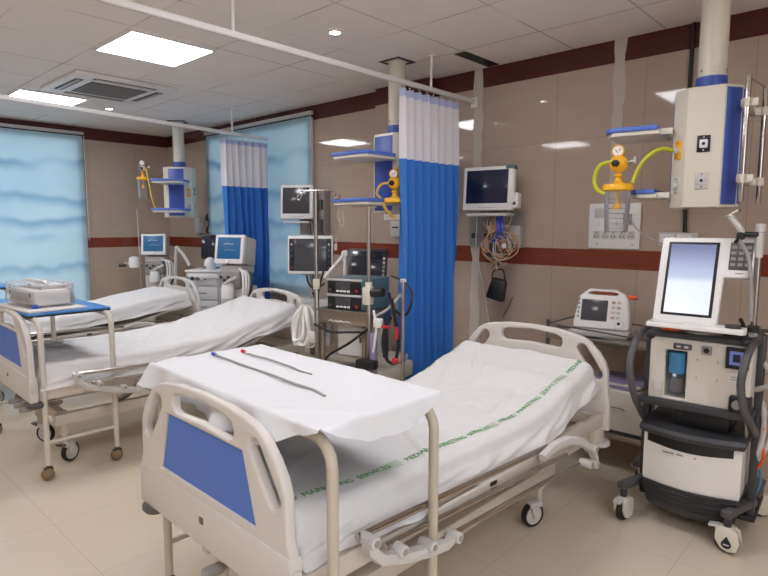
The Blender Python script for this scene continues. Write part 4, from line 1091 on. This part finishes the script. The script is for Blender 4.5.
B().tube(m_black, [(.22, -.19, .82), (.1, -.24, .72), (-.05, -.24, .63), (-.09, -.24, .58), (-.04, -.26, .56)], .009, 8, 6).build('cable', pc, 'thick black cable')
B().tube(m_black, [(-.2, -.21, .82), (-.06, -.22, .78), (.08, -.22, .79), (.2, -.21, .8)], .008, 8, 5).build('cable', pc, 'black looped cable')
B().tube(m_white, [(.27, -.2, .95), (.30, -.22, .84), (.285, -.22, .72), (.26, -.2, .62)], .009, 8, 5).box(m_white, (.31, -.21, .87), (.06, .04, .06), .008).build('cable', pc, 'white cable and plug')
B().tube(m_black, [(.24, .1, 1.15), (.40, .0, 1.12), (.50, -.1, 1.04), (.46, -.12, .92), (.36, -.1, .96), (.33, -.1, 1.06)], .008, 8, 6).build('cable', pc, 'black cable loops')
B().tube(m_lgrey, [(.27, -.17, .91), (.36, -.18, .96), (.44, -.14, 1.06)], .009, 8, 4).build('cable', pc, 'grey angled lever')
B().tube(m_black, [(-.30, .05, 1.16), (-.26, -.05, 1.08), (-.24, -.12, .98), (-.26, -.14, 1.03)], .008, 8, 5).build('cable', pc, 'black cable')
B().box(m_purple, (.27, -.205, .66), (.05, .03, .28), .008).build('bag', pc, 'thin violet strap bag')
for k, z in enumerate((.929, 1.036)):
    dv = thing('warmer_unit', ['lower', 'upper'][k]+' of two stacked dark fronted units on the steel cart', 'medical unit', (-2.86, 2.80, z), R(14), 'stacked dark fronted units on the cart')
    B().bb(m_teal, -.145, .175, -.15, .16, 0, .105, .006).build('casing', dv, 'teal grey casing')
    B().bb(m_black, -.138, .128, -.158, -.148, .006, .087, .003).build('front_panel', dv, 'black front panel')
    B().bb(m_lgrey, -.145, .135, -.16, -.145, .089, .105, .003).build('top_lip', dv, 'pale strip along the top')
    B().bb(m_scrgrey, -.07, .05, -.161, -.157, .028, .084, .002).build('display', dv)
    bt = B()
    for q in range(4): bt.box(m_white, (-.053+q*.029, -.162, .02), (.024, .006, .014), .004)
    bt.build('buttons', dv, 'white buttons'); B().box(m_red, (.098, -.161, .028), (.018, .006, .018), .004).build('red_button', dv, 'red button')
    B().cyl(m_dgrey, (-.112, -.156, .028), (-.112, -.164, .028), .010, n=14).build('dial', dv)
B().bb(m_white, -.08, .15, -.10, .12, .60, .815, .01).build('side_cabinet', pc, 'white cabinet under the drawer'); B().bb(m_dgrey, .10, .115, -.106, -.099, .70, .74, .002).build('lock', pc)
# white tubing hanging on the left pole
tb = thing('tubing_bundle', 'bundle of white tubing hanging on the left drip pole of the cart', 'tubing', (-3.20, 2.63, .64), 0); tb.scale = (1.5, 1.5, .66)
rr = random.Random(11)
for k in range(20):
    x = rr.uniform(-.09, .09); y = rr.uniform(-.05, .04); lo = rr.uniform(0, .08)
    B().tube(m_white if k % 4 else m_lgrey, [(x*.3, y*.4, .43), (x*1.0, y, .30), (x*1.25, y, .14), (x*.9, y-.01, lo+.01), (x*.3, y-.02, lo), (-x*.6, y-.01, lo+.04), (-x*.7, y, .2), (-x*.3, y*.5, .43)], .0095, 8, 5).build('tube', tb)
B().box(m_paper, (.085, -.04, .12), (.045, .02, .12), .008).build('bag', tb, 'small pale bag')
# chrome post + goggles-like strap by the curtain
dp = thing('drip_stand', 'chrome post with pale cap standing before the near blue curtain', 'drip stand', (-2.36, 2.72, 0), 0)
B().cyl(m_chrome, (0, 0, .06), (0, 0, 1.15), .012, n=14).build('post', dp)
B().cyl(m_lgrey, (0, 0, 1.145), (0, 0, 1.165), .02, n=16, bev=.003).build('cap', dp)
b = B()
for a in (0, 72, 144, 216, 288): b.tube(m_char, [(0, 0, .07), (.2*math.cos(R(a)), .2*math.sin(R(a)), .03)], .014, 8).cyl(m_rubber, (.2*math.cos(R(a)), .2*math.sin(R(a)), 0), (.2*math.cos(R(a)), .2*math.sin(R(a)), .03), .018, n=12)
b.build('star_base', dp)
gg = thing('strap', 'black and pink red strap loop hanging by the near curtain', 'strap', (-2.43, 2.68, .62), R(20))
B().tube(m_black, [(0, 0, .30), (-.045, 0, .20), (-.05, 0, .10), (-.02, 0, .015), (.03, 0, .01), (.05, .01, .12), (.035, .01, .24), (.005, 0, .42)], .012, 8, 6).box(m_black, (-.035, 0, .13), (.035, .02, .20), .008).build('loop', gg)
B().box(m_red, (.035, -.01, .02), (.04, .03, .035), .008).build('buckle', gg, 'pink red buckle'); B().box(m_red, (-.03, -.005, .235), (.05, .025, .02), .008).build('buckle', gg, 'pink red buckle'); B().box(m_red, (.045, -.005, .20), (.02, .02, .08), .006).build('tag', gg, 'pink red tag')

# ---------------------------------------------------------------- ventilators behind the beds
def stand_vent(name, label, cat, loc, rz, w, h, zc, scr, depth, tilt=-8, keys=False, hump=False):
    t = thing(name, label, cat, loc, rz, 'ventilators behind the beds')
    T = Matrix.Translation((0, 0, zc)) @ Matrix.Rotation(R(tilt), 4, 'X')
    c = B(); c.T = T
    c.box(m_char if scr is m_scrdark else m_white, (0, -depth*.0, 0), (w, .05, h), .012)
    if depth > .1: c.box(m_lgrey, (0, depth/2, -.0), (w*.95, depth, h*.95), .02, taper=(1, .9))
    else: c.box(m_lgrey, (0, .04, 0), (w*.85, .06, h*.8), .02)
    co = c.build('display_housing', t)
    s = B(); s.T = T; s.box(m_black if keys else scr, (0, -.0255, .0 if keys else .01), (w*(.93 if keys else .80), .004, h*(.84 if keys else .74)), .002)
    if keys: s.box(scr, (0, -.027, .0), (w*.70, .004, h*.80), .001)
    so = s.build('screen', t, 'blue lit screen' if scr is m_scrblue else 'dark screen')
    if scr is m_scrblue:
        q = B(); q.T = T
        q.tube(m_white, [(-.06, -.028, .05), (-.03, -.028, .05), (-.02, -.028, .062), (.0, -.028, .05), (.05, -.028, .05)], .0025, 6); q.tube(m_lgrey, [(-.05, -.028, -.01), (-.01, -.028, -.01), (.0, -.028, .0), (.02, -.028, -.01), (.07, -.028, -.01)], .0022, 6)
        q.build('traces', so, 'pale waveform traces')
        q = B(); q.T = T; q.cyl(m_white, (0, -.024, -h*.42), (0, -.045, -h*.42), .020, n=18, bev=.003); q.build('dial', t, 'white round dial')
    if keys:
        q = B(); q.T = T
        for sx in (-1, 1):
            for j in range(5): q.box([m_lgrey, m_scrblue, m_scrblue, m_char, m_red][4-j], (sx*w*.41, -.029, -h*.33+j*h*.15), (.014, .005, .016), .003)
        q.build('side_keys', t, 'coloured side keys')
    return t, T
v2, T_ = stand_vent('ventilator', 'grey framed dark screened ventilator monitor behind the drip pole', 'ventilator', (-4.0, 3.34, 0), R(40), .41, .345, 1.235, m_scrgrey, .08, -3, True)
B().cyl(m_grey, (0, .09, .30), (0, .09, 1.12), .03, n=16).box(m_grey, (0, .06, 1.10), (.16, .08, .10), .01).build('column', v2)
B().box(m_lgrey, (0, .08, .62), (.36, .30, .42), .02).build('body', v2)
B().bb(m_grey, -.25, .25, -.12, .30, .06, .12, .02).build('base', v2)
for x in (-.2, .2):
    for y in (-.08, .26): B().cyl(m_rubber, (x-.015, y, .04), (x+.015, y, .04), .04, n=18, bev=.006).build('caster', v2)
B().tube(m_black, [(-.05, .05, 1.07), (-.02, -.02, .98), (.05, -.03, .93), (.12, .0, .98)], .009, 8, 5).build('cable', v2)
v5, T_ = stand_vent('anaesthesia_monitor', 'tilted dark screened monitor behind the stacked units on the cart', 'ventilator', (-3.38, 3.44, 0), R(30), .33, .27, 1.17, m_scrdark, .08, -16, False)
B().cyl(m_lgrey, (0, .09, .5), (0, .09, 1.08), .03, n=16).build('column', v5)
B().box(m_white, (0, .08, .56), (.32, .30, .60), .02).build('body', v5, 'white cabinet body'); B().box(m_dgrey, (.09, -.073, .66), (.02, .006, .04), .002).build('lock', v5)
B().bb(m_grey, -.22, .22, -.12, .30, .06, .26, .02).build('base', v5)
for x in (-.18, .18):
    for y in (-.08, .26): B().cyl(m_rubber, (x-.015, y, .04), (x+.015, y, .04), .04, n=18, bev=.006).build('caster', v5)
q = B(); q.T = Matrix.Translation((0, 0, 1.16)) @ Matrix.Rotation(R(-16), 4, 'X')
for j in range(5): q.box(m_white if j > 2 else m_grey, (.145, -.026, -.08+j*.035), (.02, .006, .02), .003)
q.build('side_keys', v5)
B().tube(m_white, [(-.21, .05, .75), (-.21, .05, 1.26)], .02, 10).tube(m_white, [(-.20, .05, 1.27), (-.39, .02, 1.05)], .018, 10).cyl(m_white, (-.21, .02, 1.26), (-.21, .08, 1.26), .03, n=16, bev=.004).build('hose_arm', v5, 'white jointed hose arm')

def big_vent(label, loc, rz, w, h, zc):
    t, T = stand_vent('ventilator', label, 'ventilator', loc, rz, w, h, zc, m_scrblue, .24, -10)
    b = B(); b.box(m_lgrey, (0, .12, zc-h/2-.06), (w*.8, .22, .09), .015).box(m_grey, (-.0, .02, zc-h/2-.16), (w*.72, .10, .16), .012).box(m_lgrey, (0, .14, .58), (w*.78, .30, .60), .02)
    b.build('body', t)
    k = B()
    for q in range(5): k.cyl(m_char, (-w*.28+q*w*.13, -.03, zc-h/2-.13-.03*(q % 2)), (-w*.28+q*w*.13, -.05, zc-h/2-.13-.03*(q % 2)), .014, n=12)
    k.build('port_row', t, 'dark ports'); 
    B().lathe(m_white, (.02, -.09, zc-h/2-.33), [(0, 0), (.06, 0), (.062, .02), (.058, .12), (.05, .14), (0, .145)], 24).build('humidifier', t, 'white humidifier chamber')
    B().bb(m_grey, -w*.5, w*.5, -.16, .34, .07, .13, .02).build('base', t)
    for x in (-w*.42, w*.42):
        for y in (-.12, .3): B().cyl(m_rubber, (x-.015, y, .04), (x+.015, y, .04), .04, n=18, bev=.006).build('caster', t)
    for j, (dx, m) in enumerate(((.0, m_white), (.03, m_white), (.06, m_lgrey), (.09, m_char))):
        B().tube(m, [(w*.3, -.0, zc-h/2-.05-.01*j), (w*.52+dx, -.06, zc-h/2-.08), (w*.58+dx, -.08, zc-h/2-.22), (w*.48+dx*.6, -.08, zc-h/2-.36), (w*.25, -.07, zc-h/2-.33)], .012, 8, 6).build('breathing_tube', t)
    B().tube(m_lgrey, [(-.02, -.12, zc-h/2-.22), (.06, -.13, zc-h/2-.16), (.14, -.11, zc-h/2-.12)], .018, 8, 4).build('elbow', t)
    return t
v4 = big_vent('ventilator with blue lit screen before the far blue curtain', (-5.01, 3.15, 0), R(24), .33, .29, 1.26)
v3 = big_vent('distant ventilator with blue lit screen under the far corner pendant', (-7.06, 3.34, 0), R(50), .30, .265, 1.255)
B().cyl(m_lgrey, (-.16, .02, 1.02), (-.36, -.02, 1.02), .015, n=10).lathe(m_white, (-.24, -.01, 1.02), [(0, -.05), (.06, -.05), (.07, 0), (.06, .07), (.03, .09), (0, .09)], 20).cyl(m_char, (-.34, -.02, 1.0), (-.42, -.03, 1.0), .022, n=12).build('side_arm', v3, 'white dome on a side arm')
B().tube(m_lgrey, [(-.20, .1, .70), (-.21, .1, 1.7)], .006, 6).build('thin_pole', v3)
hose(v3, 'hose_arm', [(-6.56, 3.36, .10), (-6.56, 3.36, .9), (-6.53, 3.37, 1.24)], m_lgrey, .02, 'pale upright hose arm'); hose(v3, 'hose_arm', [(-6.53, 3.37, 1.24), (-6.42, 3.40, 1.14), (-6.32, 3.42, 1.02)], m_lgrey, .02, 'pale bent hose arm')
# grey trolley and dark monitor
gt = thing('supply_trolley', 'pale grey trolley crowded with tubes behind the far beds', 'trolley', (-5.93, 3.45, 0), R(35)); gt.scale = (.95, .95, 1.07)
B().box(m_lgrey, (0, 0, .60), (.42, .38, .62), .015).build('cabinet', gt)
for k in range(4): B().bb(m_white, -.18, .18, -.198, -.188, .34+k*.145, .465+k*.145, .004).bb(m_grey, -.05, .05, -.206, -.197, .40+k*.145, .412+k*.145, .003).build('drawer', gt)
B().bb(m_white, -.22, .22, -.20, .20, .912, .935, .006).build('worktop', gt)
for x in (-.18, .18):
    for y in (-.15, .15): B().cyl(m_char, (x, y, .08), (x, y, .3), .014, n=10).cyl(m_rubber, (x-.015, y, .045), (x+.015, y, .045), .045, n=18, bev=.006).build('caster', gt)
B().tube(m_lgrey, [(-.2, -.22, .86), (.22, -.22, .86)], .008, 8).build('side_bar', gt)
for k in range(4): B().cyl([m_grey, m_char, m_steel, m_lgrey][k], (-.17+k*.06, -.215, .85), (-.17+k*.06, -.245, .85), .02, n=12, bev=.003).build('valve', gt)
dm = thing('monitor', 'dark flat monitor standing on the pale grey trolley', 'monitor', (-5.99, 3.50, 1.0), R(38))
T = Matrix.Translation((0, 0, .25)) @ Matrix.Rotation(R(-8), 4, 'X')
c = B(); c.T = T; c.box(m_black, (0, 0, 0), (.20, .03, .28), .006); c.build('casing', dm)
c = B(); c.T = T; c.box(m_scrdark, (0, -.016, .005), (.175, .003, .245), .001); c.build('screen', dm)
B().cyl(m_char, (0, .03, 0), (0, .03, .2), .015, n=12).bb(m_char, -.08, .08, -.05, .09, 0, .012, .004).build('foot', dm)
wp = thing('humidifier', 'white rounded humidifier bottle on the pale grey trolley', 'humidifier', (-5.81, 3.39, 1.0), 0); wp.scale = (.75, .75, .95)
B().lathe(m_white, (0, 0, 0), [(0, 0), (.08, 0), (.085, .02), (.085, .09), (.06, .13), (.02, .15), (0, .15)], 24).build('bottle', wp)
B().bb(m_grey, -.03, .03, -.095, -.08, .02, .05, .003).build('tap', wp)

# ---------------------------------------------------------------- camera and render look
sc = bpy.context.scene
cam = D.cameras.new('camera'); co = D.objects.new('camera', cam); COL.objects.link(co)
yaw, pit, rol, F = 0.748098, 0.1085432, 0.0017165, 574.15
f = Vector((-math.sin(yaw)*math.cos(pit), math.cos(yaw)*math.cos(pit), -math.sin(pit)))
r0 = Vector((math.cos(yaw), math.sin(yaw), 0)); u0 = r0.cross(f)
rv = r0*math.cos(rol)+u0*math.sin(rol); uv = rv.cross(f)
m = Matrix((rv, uv, -f)).transposed().to_4x4(); m.translation = (0, 0, 1.5)
co.matrix_world = m; cam.sensor_width = 36; cam.sensor_fit = 'HORIZONTAL'; cam.lens = F/768*36; cam.clip_start = .05
sc.camera = co
w = D.worlds.new('world'); sc.world = w; w.use_nodes = True
w.node_tree.nodes['Background'].inputs[0].default_value = (.8, .85, .9, 1); w.node_tree.nodes['Background'].inputs[1].default_value = .2
vs = sc.view_settings; vs.view_transform = 'Standard'; vs.look = 'None'; vs.gamma = 1; vs.use_curve_mapping = False; vs.exposure = 0.95
sc.cycles.max_bounces = 10; sc.cycles.diffuse_bounces = 7; sc.cycles.glossy_bounces = 4; sc.cycles.transparent_max_bounces = 12
sc.cycles.sample_clamp_indirect = 6; sc.cycles.caustics_reflective = False; sc.cycles.caustics_refractive = False
